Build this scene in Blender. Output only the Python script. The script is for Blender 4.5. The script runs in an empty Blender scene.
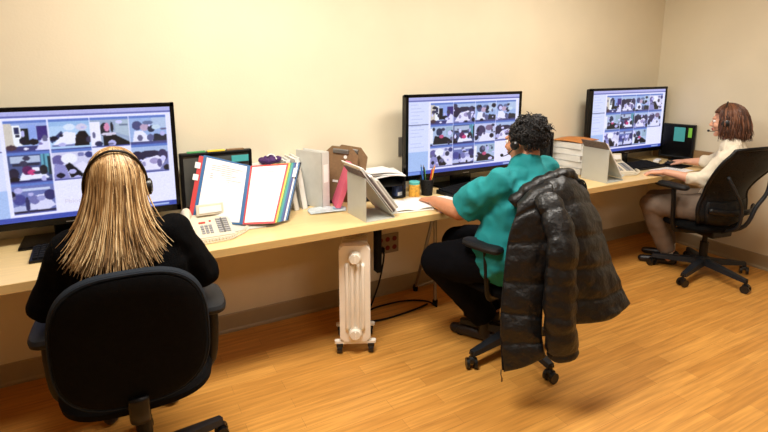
import bpy, bmesh, math, random
import numpy as np
from mathutils import Vector, Matrix, noise
from math import pi, sin, cos, radians as R
random.seed(7)
SC = bpy.context.scene
C = SC.collection
V = Vector

# ------------------------------------------------------------------ materials
def lin(c):
    return tuple(((x/255)/12.92 if x/255 <= .04045 else ((x/255+.055)/1.055)**2.4) for x in c)

def mat(name, rgb, rough=.5, metal=0, bump=0, bscale=200, var=0, vscale=20, coat=0, spec=.5, sheen=0, stretch=(1,1,1), emit=0, trans=0, alpha=1):
    m = bpy.data.materials.new(name); m.use_nodes = True
    nt = m.node_tree; b = nt.nodes['Principled BSDF']
    c = lin(rgb)
    b.inputs['Base Color'].default_value = (*c, 1)
    b.inputs['Roughness'].default_value = rough
    b.inputs['Metallic'].default_value = metal
    b.inputs['Specular IOR Level'].default_value = spec
    if coat: b.inputs['Coat Weight'].default_value = coat
    if sheen: b.inputs['Sheen Weight'].default_value = sheen
    if trans: b.inputs['Transmission Weight'].default_value = trans
    if alpha < 1: b.inputs['Alpha'].default_value = alpha
    if emit:
        b.inputs['Emission Color'].default_value = (*c, 1); b.inputs['Emission Strength'].default_value = emit
    tc = nt.nodes.new('ShaderNodeTexCoord'); mp = nt.nodes.new('ShaderNodeMapping')
    mp.inputs['Scale'].default_value = stretch
    nt.links.new(tc.outputs['Object'], mp.inputs[0])
    n = nt.nodes.new('ShaderNodeTexNoise'); n.inputs['Scale'].default_value = vscale; n.inputs['Detail'].default_value = 4
    nt.links.new(mp.outputs[0], n.inputs['Vector'])
    mx = nt.nodes.new('ShaderNodeValToRGB')
    v = max(var, .02)
    mx.color_ramp.elements[0].color = (*[x*(1-v) for x in c], 1); mx.color_ramp.elements[0].position = .3
    mx.color_ramp.elements[1].color = (*[min(1, x*(1+v)) for x in c], 1); mx.color_ramp.elements[1].position = .7
    nt.links.new(n.outputs['Fac'], mx.inputs[0]); nt.links.new(mx.outputs[0], b.inputs['Base Color'])
    if bump:
        n2 = nt.nodes.new('ShaderNodeTexNoise'); n2.inputs['Scale'].default_value = bscale; n2.inputs['Detail'].default_value = 3
        nt.links.new(mp.outputs[0], n2.inputs['Vector'])
        bp = nt.nodes.new('ShaderNodeBump'); bp.inputs['Strength'].default_value = bump; bp.inputs['Distance'].default_value = .01
        nt.links.new(n2.outputs['Fac'], bp.inputs['Height']); nt.links.new(bp.outputs[0], b.inputs['Normal'])
    return m

M = {}
M['wall'] = mat('painted_wall', (228, 217, 190), .75, bump=.05, bscale=90, var=.03, vscale=3)
M['base'] = mat('vinyl_baseboard', (166, 148, 116), .5, var=.03)
M['ceil'] = mat('ceiling_tile', (225, 222, 212), .9, bump=.2, bscale=60)
M['desk'] = mat('maple_laminate', (226, 198, 142), .38, var=.06, vscale=6, stretch=(1, 12, 12))
M['deskedge'] = mat('maple_edge_band', (205, 172, 112), .45, var=.05, vscale=8, stretch=(1, 10, 10))
M['tan'] = mat('tan_panel', (150, 118, 78), .6, var=.06)
M['black'] = mat('black_plastic', (10, 10, 12), .42, spec=.3)
M['gblack'] = mat('gloss_black_bezel', (6, 6, 8), .2, spec=.3)
M['mblack'] = mat('matte_black', (11, 11, 12), .75, bump=.1, spec=.2)
M['chairfab'] = mat('black_chair_fabric', (9, 9, 10), .95, bump=.35, bscale=500, var=.25, vscale=60, spec=.12)
M['chairtrim'] = mat('charcoal_trim_fabric', (30, 36, 44), .85, bump=.25, bscale=500, spec=.2)
M['armpad'] = mat('soft_arm_pad', (20, 22, 25), .55, bump=.1, spec=.3)
M['chairplastic'] = mat('charcoal_base_plastic', (30, 33, 38), .45, spec=.35)
M['caster'] = mat('caster_wheel', (16, 16, 17), .35)
M['steel'] = mat('brushed_steel', (150, 150, 150), .35, metal=.9)
M['greyplate'] = mat('grey_plate', (122, 116, 106), .4, metal=.3)
M['outletwhite'] = mat('ivory_plate', (150, 136, 116), .5)
M['red'] = mat('red_socket', (120, 26, 24), .45)
M['heater'] = mat('cream_enamel', (244, 238, 224), .35, var=.02)
M['knob'] = mat('ivory_knob', (238, 232, 216), .3)
M['phone'] = mat('putty_phone_plastic', (216, 206, 184), .45)
M['key'] = mat('phone_key_grey', (150, 150, 152), .5)
M['keydark'] = mat('phone_key_dark', (100, 100, 104), .5)
M['keyred'] = mat('phone_key_red', (205, 70, 55), .5)
M['white'] = mat('white_card', (238, 237, 234), .6)
M['paper'] = mat('paper_sheet', (242, 240, 238), .8)
M['ink'] = mat('printed_grey_ink', (150, 152, 160), .8)
M['binder'] = mat('white_vinyl_binder', (234, 234, 230), .4, var=.04)
M['bindergrey'] = mat('grey_vinyl_binder', (208, 208, 202), .45, var=.05)
M['easel'] = mat('light_grey_metal', (196, 198, 190), .4, metal=.15)
M['clip'] = mat('brown_hardboard', (134, 104, 72), .7, var=.12, vscale=60)
M['pink'] = mat('pink_folder', (226, 104, 132), .6)
M['redp'] = mat('red_page_edge', (196, 52, 52), .5)
M['bluep'] = mat('blue_page_edge', (40, 96, 150), .5)
M['navyp'] = mat('navy_page_edge', (62, 66, 130), .5)
M['tealp'] = mat('teal_page_edge', (40, 150, 150), .5)
M['yelp'] = mat('yellow_page_edge', (232, 200, 60), .5)
M['greenp'] = mat('green_page_edge', (70, 150, 90), .5)
M['purple'] = mat('purple_fabric', (70, 34, 92), .8, var=.3, vscale=30)
M['mag'] = mat('magazine_edge', (96, 84, 84), .5, var=.5, vscale=120)
M['offscreen'] = mat('dark_grey_panel', (84, 84, 80), .3, var=.08)
M['note'] = mat('teal_sticky_note', (70, 170, 172), .7)
M['noteg'] = mat('green_sticky_note', (130, 205, 70), .7)
M['orange'] = mat('orange_kraft_card', (186, 120, 60), .7, var=.08)
M['jarlabel'] = mat('yellow_jar_label', (226, 170, 70), .45, var=.35, vscale=60)
M['jarlid'] = mat('teal_lid', (90, 180, 170), .4)
M['bluebox'] = mat('navy_box', (60, 72, 110), .5, var=.3, vscale=50)
M['pencily'] = mat('yellow_pencil', (222, 176, 60), .45)
M['pencilo'] = mat('orange_pencil', (224, 120, 50), .45)
M['penblue'] = mat('blue_pen', (50, 110, 190), .4)
M['pengreen'] = mat('green_pen', (90, 170, 90), .4)
M['penred'] = mat('red_pen', (200, 50, 50), .4)
M['wood'] = mat('sharpened_wood', (220, 180, 130), .6)
M['plasticbag'] = mat('clear_sleeve', (206, 216, 220), .2, var=.15, vscale=60)
M['skin1'] = mat('fair_skin', (214, 160, 134), .5, var=.05)
M['skin2'] = mat('warm_brown_skin', (196, 134, 98), .5, var=.06)
M['skin3'] = mat('light_skin', (222, 166, 138), .5, var=.05)
M['eyew'] = mat('eye_white', (235, 232, 228), .2)
M['iris'] = mat('brown_iris', (60, 40, 26), .2)
M['lip'] = mat('lip', (176, 96, 88), .5)
M['blackknit'] = mat('black_knit', (7, 7, 8), 1, bump=.5, bscale=260, var=.3, vscale=50, spec=.08)
M['teal'] = mat('teal_scrub_cotton', (6, 132, 136), .8, bump=.25, bscale=300, var=.08, vscale=14)
M['jeans'] = mat('dark_navy_trousers', (9, 9, 13), .95, bump=.3, bscale=300, var=.2, spec=.1)
M['cream'] = mat('cream_blouse', (236, 226, 204), .8, bump=.3, bscale=160, var=.05)
M['taupe'] = mat('taupe_trousers', (112, 96, 82), .85, bump=.2, bscale=300, var=.1)
M['shoe'] = mat('dark_leather_shoe', (24, 18, 20), .4)
M['sock'] = mat('white_sock', (222, 220, 214), .85)
M['nylon'] = mat('black_puffer_nylon', (9, 10, 12), .42, bump=.6, bscale=38, var=.1, spec=.45)
M['zip'] = mat('metal_zip', (120, 110, 90), .35, metal=.8)
M['band'] = mat('headset_black', (15, 14, 15), .35)

def hair_mat(name, dark, mid, light, sc, rough=.42):
    m = bpy.data.materials.new(name); m.use_nodes = True
    nt = m.node_tree; b = nt.nodes['Principled BSDF']; b.inputs['Roughness'].default_value = rough
    at = nt.nodes.new('ShaderNodeAttribute'); at.attribute_name = 'strand'
    tc = nt.nodes.new('ShaderNodeTexCoord'); mp = nt.nodes.new('ShaderNodeMapping'); mp.inputs['Scale'].default_value = sc
    nt.links.new(tc.outputs['Object'], mp.inputs[0])
    n = nt.nodes.new('ShaderNodeTexNoise'); n.inputs['Scale'].default_value = 18; n.inputs['Detail'].default_value = 5
    nt.links.new(mp.outputs[0], n.inputs['Vector'])
    ad = nt.nodes.new('ShaderNodeMath'); ad.operation = 'ADD'
    nt.links.new(n.outputs['Fac'], ad.inputs[0]); nt.links.new(at.outputs['Fac'], ad.inputs[1])
    hf = nt.nodes.new('ShaderNodeMath'); hf.operation = 'MULTIPLY'; hf.inputs[1].default_value = .5
    nt.links.new(ad.outputs[0], hf.inputs[0])
    cr = nt.nodes.new('ShaderNodeValToRGB'); e = cr.color_ramp.elements
    e[0].position = .22; e[0].color = (*lin(dark), 1); e[1].position = .78; e[1].color = (*lin(light), 1)
    k = cr.color_ramp.elements.new(.5); k.color = (*lin(mid), 1)
    nt.links.new(hf.outputs[0], cr.inputs[0]); nt.links.new(cr.outputs[0], b.inputs['Base Color'])
    return m
M['hair1'] = hair_mat('blonde_hair', (70, 46, 26), (172, 132, 82), (240, 212, 162), (6, 6, .6))
M['hair2'] = hair_mat('black_curly_hair', (4, 3, 4), (10, 8, 9), (30, 25, 25), (3, 3, 3), .55)
M['hair3'] = hair_mat('auburn_hair', (52, 28, 18), (94, 56, 38), (140, 92, 64), (5, 5, 1))

def floor_mat():
    m = bpy.data.materials.new('wood_plank_floor'); m.use_nodes = True
    nt = m.node_tree; b = nt.nodes['Principled BSDF']
    tc = nt.nodes.new('ShaderNodeTexCoord')
    br = nt.nodes.new('ShaderNodeTexBrick')
    br.inputs['Scale'].default_value = 1; br.inputs['Brick Width'].default_value = .62; br.inputs['Row Height'].default_value = .075
    br.inputs['Mortar Size'].default_value = .0006; br.offset = .37; br.inputs['Bias'].default_value = 0
    br.inputs['Color1'].default_value = (*lin((220, 160, 78)), 1); br.inputs['Color2'].default_value = (*lin((204, 144, 66)), 1)
    br.inputs['Mortar'].default_value = (*lin((158, 108, 52)), 1)
    nt.links.new(tc.outputs['Object'], br.inputs['Vector'])
    mp = nt.nodes.new('ShaderNodeMapping'); mp.inputs['Scale'].default_value = (1.2, 22, 1)
    nt.links.new(tc.outputs['Object'], mp.inputs[0])
    n = nt.nodes.new('ShaderNodeTexNoise'); n.inputs['Scale'].default_value = 2.5; n.inputs['Detail'].default_value = 6
    nt.links.new(mp.outputs[0], n.inputs['Vector'])
    cr = nt.nodes.new('ShaderNodeValToRGB'); cr.color_ramp.elements[0].position = .3; cr.color_ramp.elements[0].color = (.74, .70, .66, 1)
    cr.color_ramp.elements[1].position = .68; cr.color_ramp.elements[1].color = (1.1, 1.1, 1.1, 1)
    nt.links.new(n.outputs['Fac'], cr.inputs[0])
    mx = nt.nodes.new('ShaderNodeMix'); mx.data_type = 'RGBA'; mx.blend_type = 'MULTIPLY'; mx.inputs['Factor'].default_value = 1
    nt.links.new(br.outputs['Color'], mx.inputs['A']); nt.links.new(cr.outputs[0], mx.inputs['B'])
    nt.links.new(mx.outputs['Result'], b.inputs['Base Color'])
    b.inputs['Roughness'].default_value = .42
    return m
M['floor'] = floor_mat()

def mesh_fabric():
    m = bpy.data.materials.new('perforated_mesh_back'); m.use_nodes = True
    nt = m.node_tree; b = nt.nodes['Principled BSDF']; b.inputs['Base Color'].default_value = (*lin((16, 17, 19)), 1); b.inputs['Roughness'].default_value = .6; b.inputs['Specular IOR Level'].default_value = .25
    tc = nt.nodes.new('ShaderNodeTexCoord'); vo = nt.nodes.new('ShaderNodeTexVoronoi'); vo.inputs['Scale'].default_value = 75
    nt.links.new(tc.outputs['Object'], vo.inputs['Vector'])
    lt = nt.nodes.new('ShaderNodeMath'); lt.operation = 'GREATER_THAN'; lt.inputs[1].default_value = .28
    nt.links.new(vo.outputs['Distance'], lt.inputs[0]); 
    mr = nt.nodes.new('ShaderNodeMath'); mr.operation = 'MAXIMUM'; mr.inputs[1].default_value = .86
    nt.links.new(lt.outputs[0], mr.inputs[0]); nt.links.new(mr.outputs[0], b.inputs['Alpha'])
    return m
M['mesh'] = mesh_fabric()

def screen_mat():
    m = bpy.data.materials.new('lit_monitor_screen'); m.use_nodes = True
    nt = m.node_tree; b = nt.nodes['Principled BSDF']
    b.inputs['Base Color'].default_value = (.01, .01, .012, 1); b.inputs['Roughness'].default_value = .3
    at = nt.nodes.new('ShaderNodeAttribute'); at.attribute_name = 'pix'
    nt.links.new(at.outputs['Color'], b.inputs['Emission Color']); b.inputs['Emission Strength'].default_value = 1.1
    return m
M['screen'] = screen_mat()

# ------------------------------------------------------------------ mesh helpers
def finish(me, name, m, parent=None, smooth=False, loc=(0,0,0), rot=(0,0,0)):
    o = bpy.data.objects.new(name, me); C.objects.link(o)
    for mm in (m if isinstance(m, (list, tuple)) else [m]): me.materials.append(mm)
    if smooth:
        me.polygons.foreach_set('use_smooth', [True]*len(me.polygons))
    o.parent = parent; o.location = loc; o.rotation_euler = rot
    return o

def obj(name, bm, m, parent=None, smooth=False, off=None, loc=(0,0,0), rot=(0,0,0), auto=False):
    if off is not None: bmesh.ops.translate(bm, verts=bm.verts, vec=-V(off))
    bmesh.ops.recalc_face_normals(bm, faces=bm.faces)
    me = bpy.data.meshes.new(name); bm.to_mesh(me); bm.free()
    o = finish(me, name, m, parent, smooth, loc, rot)
    if auto:
        me.polygons.foreach_set('use_smooth', [True]*len(me.polygons))
        try: me.set_sharp_from_angle(angle=R(35))
        except Exception: pass
    return o

def tag(o, label, cat, group=None, kind=None):
    if label: o['label'] = label
    if cat: o['category'] = cat
    if group: o['group'] = group
    if kind: o['kind'] = kind
    return o

def thing(name, label, cat, loc=(0,0,0), rz=0, group=None):
    o = bpy.data.objects.new(name, None); C.objects.link(o); o.empty_display_size = .05
    o.location = loc; o.rotation_euler = (0, 0, rz)
    return tag(o, label, cat, group)

def B(): return bmesh.new()

def xf(vs, M4):
    for v in vs: v.co = M4 @ v.co

def box(bm, c, s, rot=None, bev=0, mi=0):
    r = bmesh.ops.create_cube(bm, size=1)
    vs = r['verts']
    for v in vs: v.co = V((v.co.x*s[0], v.co.y*s[1], v.co.z*s[2]))
    fs = set(f for v in vs for f in v.link_faces)
    if bev:
        es = list(set(e for v in vs for e in v.link_edges))
        rr = bmesh.ops.bevel(bm, geom=es, offset=bev, segments=2, affect='EDGES', profile=.6)
        vs = list(set(rr['verts']) | set(v for v in vs if v.is_valid)); fs = set(f for v in vs for f in v.link_faces)
    M4 = Matrix.Translation(V(c)) @ (rot.to_4x4() if rot is not None else Matrix.Identity(4))
    xf(vs, M4)
    for f in fs: f.material_index = mi
    return vs

def tube(bm, pts, r, n=10, closed=False, cap=True, flat=1.0):
    pts = [V(p) for p in pts]; N = len(pts)
    rs = r if isinstance(r, (list, tuple)) else [r]*N
    rings = []; up = None
    for i, p in enumerate(pts):
        if closed: t = pts[(i+1) % N]-pts[i-1]
        else: t = pts[min(i+1, N-1)]-pts[max(i-1, 0)]
        if t.length < 1e-9: t = V((0,0,1))
        t.normalize()
        if up is None:
            up = V((0,0,1)) if abs(t.z) < .9 else V((0,1,0))
        a = t.cross(up)
        if a.length < 1e-6: a = t.orthogonal()
        a.normalize(); b = a.cross(t).normalized(); up = b
        rings.append([bm.verts.new(p + (a*cos(2*pi*k/n) + b*sin(2*pi*k/n)*flat)*rs[i]) for k in range(n)])
    for i in range(N if closed else N-1):
        A, Bq = rings[i], rings[(i+1) % N]
        for k in range(n): bm.faces.new((A[k], A[(k+1) % n], Bq[(k+1) % n], Bq[k]))
    if cap and not closed:
        bm.faces.new(rings[0][::-1]); bm.faces.new(rings[-1])
    return rings

def lathe(bm, prof, n=24, M4=None):
    rings = []; new = []
    for r, z in prof:
        ring = [bm.verts.new((r*cos(2*pi*k/n), r*sin(2*pi*k/n), z)) for k in range(n)]
        rings.append(ring); new += ring
    for A, Bq in zip(rings, rings[1:]):
        for k in range(n): bm.faces.new((A[k], A[(k+1) % n], Bq[(k+1) % n], Bq[k]))
    bm.faces.new(rings[0][::-1]); bm.faces.new(rings[-1])
    if M4 is not None: xf(new, M4)
    return new

def prism(bm, poly, z0, z1, M4=None, mi=0):
    a = [bm.verts.new((x, y, z0)) for x, y in poly]; b = [bm.verts.new((x, y, z1)) for x, y in poly]
    n = len(poly); fs = []
    for k in range(n): fs.append(bm.faces.new((a[k], a[(k+1) % n], b[(k+1) % n], b[k])))
    fs.append(bm.faces.new(a[::-1])); fs.append(bm.faces.new(b))
    for f in fs: f.material_index = mi
    if M4 is not None: xf(a+b, M4)
    return a+b

def slab(bm, P, nu, nv, th):
    """closed slab; P(u,v)->Vector, th(u,v)->thickness outward"""
    def nrm(u, v):
        e = 1e-3
        return (P(min(u+e,1), v)-P(max(u-e,0), v)).cross(P(u, min(v+e,1))-P(u, max(v-e,0))).normalized()
    top = []; bot = []
    for j in range(nv+1):
        rt = []; rb = []
        for i in range(nu+1):
            u, v = i/nu, j/nv; p = P(u, v); n = nrm(u, v); t = th(u, v)
            rt.append(bm.verts.new(p+n*t*.5)); rb.append(bm.verts.new(p-n*t*.5))
        top.append(rt); bot.append(rb)
    for j in range(nv):
        for i in range(nu):
            bm.faces.new((top[j][i], top[j][i+1], top[j+1][i+1], top[j+1][i]))
            bm.faces.new((bot[j][i], bot[j+1][i], bot[j+1][i+1], bot[j][i+1]))
    for j in range(nv):
        bm.faces.new((top[j][0], top[j+1][0], bot[j+1][0], bot[j][0])); bm.faces.new((top[j][nu], bot[j][nu], bot[j+1][nu], top[j+1][nu]))
    for i in range(nu):
        bm.faces.new((top[0][i], bot[0][i], bot[0][i+1], top[0][i+1])); bm.faces.new((top[nv][i], top[nv][i+1], bot[nv][i+1], bot[nv][i]))

def cr(pts, t):
    """catmull-rom through pts, t in 0..1"""
    n = len(pts)-1; x = min(max(t, 0), 1)*n; i = min(int(x), n-1); f = x-i
    p0, p1, p2, p3 = pts[max(i-1, 0)], pts[i], pts[i+1], pts[min(i+2, n)]
    return .5*((2*p1)+(p2-p0)*f+(2*p0-5*p1+4*p2-p3)*f*f+(3*p1-p0-3*p2+p3)*f**3)

def gridP(rows):
    rows = [[V(p) for p in r] for r in rows]
    def P(u, v): return cr([cr(r, u) for r in rows], v)
    return P

def smooth_line(pts, n):
    pts = [V(p) for p in pts]
    return [cr(pts, k/(n-1)) for k in range(n)]

# --- organic shapes: overlapping rounded cones and ellipsoids fused by a voxel remesh
class Blob:
    def __init__(s): s.bm = bmesh.new(); s.M = Matrix.Identity(4)
    def _hull(s, vs):
        r = bmesh.ops.convex_hull(s.bm, input=vs)
        junk = set(g for g in r['geom_interior'] if isinstance(g, bmesh.types.BMVert)) | set(g for g in r['geom_unused'] if isinstance(g, bmesh.types.BMVert))
        bmesh.ops.delete(s.bm, geom=list(junk), context='VERTS')
    def c(s, p1, r1, p2, r2, seg=14):
        p1, p2 = s.M @ V(p1), s.M @ V(p2)
        vs = []
        for p, r in ((p1, r1), (p2, r2)):
            q = bmesh.ops.create_uvsphere(s.bm, u_segments=seg, v_segments=seg//2+2, radius=r, matrix=Matrix.Translation(p))
            fs = set(f for v in q['verts'] for f in v.link_faces)
            vs += q['verts']
            bmesh.ops.delete(s.bm, geom=list(fs), context='FACES_KEEP_BOUNDARY') if False else None
        es = set(e for v in vs for e in v.link_edges)
        bmesh.ops.delete(s.bm, geom=list(es), context='EDGES_FACES') if es else None
        vs = [v for v in vs if v.is_valid]
        s._hull(vs)
    def e(s, c, r, rot=None, seg=20):
        M4 = s.M @ Matrix.Translation(V(c)) @ (rot.to_4x4() if rot is not None else Matrix.Identity(4)) @ Matrix.Diagonal((*r, 1))
        bmesh.ops.create_uvsphere(s.bm, u_segments=seg, v_segments=seg//2+2, radius=1, matrix=M4)
    def d(s, p1, r1, p2, r2, seg=18, squash=1.0):
        tube(s.bm, [s.M @ V(p1), s.M @ V(p2)], [r1, r2], n=seg)
    def bake(s, name, m, parent, off, vox=.006, it=4, wr=None, sub=None):
        me0 = bpy.data.meshes.new('tmp'); bmesh.ops.recalc_face_normals(s.bm, faces=s.bm.faces); s.bm.to_mesh(me0); s.bm.free()
        t = bpy.data.objects.new('tmp', me0); C.objects.link(t)
        md = t.modifiers.new('r', 'REMESH'); md.mode = 'VOXEL'; md.voxel_size = vox
        ms = t.modifiers.new('s', 'SMOOTH'); ms.factor = .5; ms.iterations = it
        bpy.context.view_layer.update()
        dg = bpy.context.evaluated_depsgraph_get()
        me = bpy.data.meshes.new_from_object(t.evaluated_get(dg)); me.name = name
        bpy.data.objects.remove(t); bpy.data.meshes.remove(me0)
        n = len(me.vertices); co = np.empty(n*3, 'f'); me.vertices.foreach_get('co', co); co = co.reshape(-1, 3)
        if wr:
            amp, fr = wr
            no = np.empty(n*3, 'f'); me.vertices.foreach_get('normal', no); no = no.reshape(-1, 3)
            for i in range(n):
                p = V(co[i])
                q = V((p.x*fr[0], p.y*fr[1], p.z*fr[2]))
                w = noise.noise(q + V((3, 1, 7))) + .5*noise.noise(q*2.3)
                w = w - abs(noise.noise(q*1.3+V((9, 9, 9))))*.9
                co[i] += no[i]*amp*w
        co -= np.array(off, 'f')
        me.vertices.foreach_set('co', co.ravel()); me.update()
        me.materials.clear()
        return finish(me, name, m, parent, True)

# ------------------------------------------------------------------ camera
cam = bpy.data.objects.new('camera', bpy.data.cameras.new('camera')); C.objects.link(cam)
cam.location = (0, -2.84, 1.55); cam.rotation_euler = (R(90)-math.atan(90/502), 0, R(-28.2))
cam.data.sensor_width = 36; cam.data.lens = 502/768*36; cam.data.shift_y = -61/768
cam.data.clip_start = .02
SC.camera = cam

# ------------------------------------------------------------------ room
XL, XR, YF, H = -4.0, 4.30, -7.0, 2.6
def plane_struct(name, pts, m, th):
    bm = B(); vs = [bm.verts.new(p) for p in pts]; f = bm.faces.new(vs)
    n = V(th); r = bmesh.ops.extrude_face_region(bm, geom=[f]); 
    bmesh.ops.translate(bm, verts=[g for g in r['geom'] if isinstance(g, bmesh.types.BMVert)], vec=n)
    return tag(obj(name, bm, m), None, None, kind='structure')
plane_struct('floor', [(XL,YF,0),(XR,YF,0),(XR,0,0),(XL,0,0)], M['floor'], (0,0,-.1))
plane_struct('ceiling', [(XL,YF,H),(XR,YF,H),(XR,0,H),(XL,0,H)], M['ceil'], (0,0,.1))
plane_struct('wall_back', [(XL,0,0),(XR,0,0),(XR,0,H),(XL,0,H)], M['wall'], (0,.1,0))
plane_struct('wall_right', [(XR,0,0),(XR,YF,0),(XR,YF,H),(XR,0,H)], M['wall'], (.1,0,0))
plane_struct('wall_left', [(XL,0,0),(XL,YF,0),(XL,YF,H),(XL,0,H)], M['wall'], (-.1,0,0))
plane_struct('wall_front', [(XL,YF,0),(XR,YF,0),(XR,YF,H),(XL,YF,H)], M['wall'], (0,-.1,0))
def baseboard(name, p, q, nrm):
    bm = B(); p, q, nrm = V(p), V(q), V(nrm)
    prof = [(0,0),(.014,0),(.014,.012),(.008,.022),(.008,.108),(.004,.114),(0,.114)]
    a = [bm.verts.new(p+nrm*d+V((0,0,z))) for d, z in prof]; b = [bm.verts.new(q+nrm*d+V((0,0,z))) for d, z in prof]
    for k in range(len(prof)): bm.faces.new((a[k], a[(k+1) % len(prof)], b[(k+1) % len(prof)], b[k]))
    bm.faces.new(a); bm.faces.new(b[::-1])
    tag(obj(name, bm, M['base']), None, None, kind='structure')
baseboard('baseboard_back', (XL,0,0), (XR,0,0), (0,-1,0))
baseboard('baseboard_right', (XR,0,0), (XR,YF,0), (-1,0,0))

# ceiling lights
def ceiling_light(x, y, w, label, power, sx=1.15, sy=.55):
    t = thing('ceiling_light', label, 'light', (x, y, H-.02), 0, 'recessed ceiling lights')
    bm = B()
    for (cx, cy, bx, by) in ((0, sy/2, sx+.04, .04), (0, -sy/2, sx+.04, .04), (sx/2, 0, .04, sy), (-sx/2, 0, .04, sy)): box(bm, (cx, cy, 0), (bx, by, .04))
    obj('frame', bm, M['white'], t)
    bm = B(); box(bm, (0, 0, .008), (sx-.03, sy-.03, .012))
    obj('diffuser', bm, mat('lit_diffuser', (255, 244, 220), emit=1.0), t)
    ld = bpy.data.lights.new('ceiling_lamp', 'AREA'); ld.shape = 'RECTANGLE'; ld.size = sx-.05; ld.size_y = sy-.05; ld.energy = power
    ld.color = (1, .95, .87)
    lo = bpy.data.objects.new('lamp', ld); C.objects.link(lo); lo.parent = t; lo.location = (0, 0, -.012)
ceiling_light(.5, -1.25, 0, 'recessed white ceiling light panel above the page organizer', 60)
ceiling_light(2.5, -1.25, 0, 'recessed white ceiling light panel above the middle chair', 40)
ceiling_light(1.2, -3.6, 0, 'recessed white ceiling light panel at the back of the room', 20)

# ------------------------------------------------------------------ desk
dk = thing('worktop_desk', 'long maple laminate worktop running along the wall under all three monitors', 'desk', (1.2, -.31, 0))
o0 = (1.2, -.31, 0)
bm = B(); box(bm, ((-2.6+4.285)/2, -.309, .7225), (4.285+2.6, .614, .035), bev=.003); obj('worktop', bm, M['desk'], dk, off=o0)
bm = B(); box(bm, ((-2.6+4.285)/2, -.6175, .7215), (4.285+2.6, .006, .037), bev=.001); obj('edge_band', bm, M['deskedge'], dk, off=o0)
bm = B(); box(bm, (1.55, -.55, .694), (.62, .03, .018)); obj('under_rail', bm, M['mblack'], dk, off=o0)
bm = B(); box(bm, (1.235, -.46, .55), (.028, .05, .30), bev=.003); obj('bracket', bm, M['mblack'], dk, off=o0)
bm = B(); bm.free()
for q in (-1.3, 1.235, 3.0):
    bm = B(); box(bm, (q, -.05, .60), (.04, .09, .20), bev=.003); obj('wall_bracket', bm, M['mblack'], dk, off=o0)
# folding leg frame under the desk
lg = B()
tube(lg, [(1.66, -.40, .70), (1.745, -.294, .02)], .011)
obj('leg', lg, M['steel'], dk, off=o0, auto=True)
lg = B(); tube(lg, [(1.74, -.30, .70), (1.745, -.05, .02)], .011); obj('leg', lg, M['steel'], dk, off=o0, auto=True)
lg = B(); tube(lg, [(1.745, -.05, .03), (1.98, -.05, .05)], .01); obj('cross_bar', lg, M['steel'], dk, off=o0, auto=True)
for p in ((1.745, -.294, .0), (1.745, -.05, .0)):
    bm = B(); lathe(bm, [(.016, 0), (.018, .03), (.013, .045)], 14, Matrix.Translation(V(p))); obj('rubber_foot', bm, M['mblack'], dk, off=o0, auto=True)
# side panel by the right wall
bm = B(); box(bm, (4.277, -.30, .793), (.02, .52, .105), bev=.002)
tag(obj('side_splash', bm, M['tan'], loc=(4.277, -.30, .74), off=(4.277, -.30, .74)), 'low tan wooden upstand on the worktop against the right wall', 'panel')

# ------------------------------------------------------------------ monitors
def paint_init(nx, ny, col): a = np.zeros((ny, nx, 3)); a[:] = col; return a
def prims(a, L, x0, y0, x1, y1):
    ny, nx, _ = a.shape
    X, Y = np.meshgrid((np.arange(nx)+.5)/nx, (np.arange(ny)+.5)/ny)
    U = (X-x0)/(x1-x0); W = (Y-y0)/(y1-y0); ins = (U >= 0) & (U <= 1) & (W >= 0) & (W <= 1)
    for p in L:
        k = p[0]
        if k == 'r': m = (U >= p[1]) & (U <= p[3]) & (W >= p[2]) & (W <= p[4]); c = p[5]
        elif k == 'e': m = ((U-p[1])/p[3])**2+((W-p[2])/p[4])**2 <= 1; c = p[5]
        else:
            m = np.zeros_like(ins); pts = p[1]; c = p[2]; j = len(pts)-1
            for i in range(len(pts)):
                xi, yi = pts[i]; xj, yj = pts[j]
                cond = ((yi > W) != (yj > W)) & (U < (xj-xi)*(W-yi)/((yj-yi) or 1e-9)+xi); m ^= cond; j = i
        a[m & ins] = c
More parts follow.
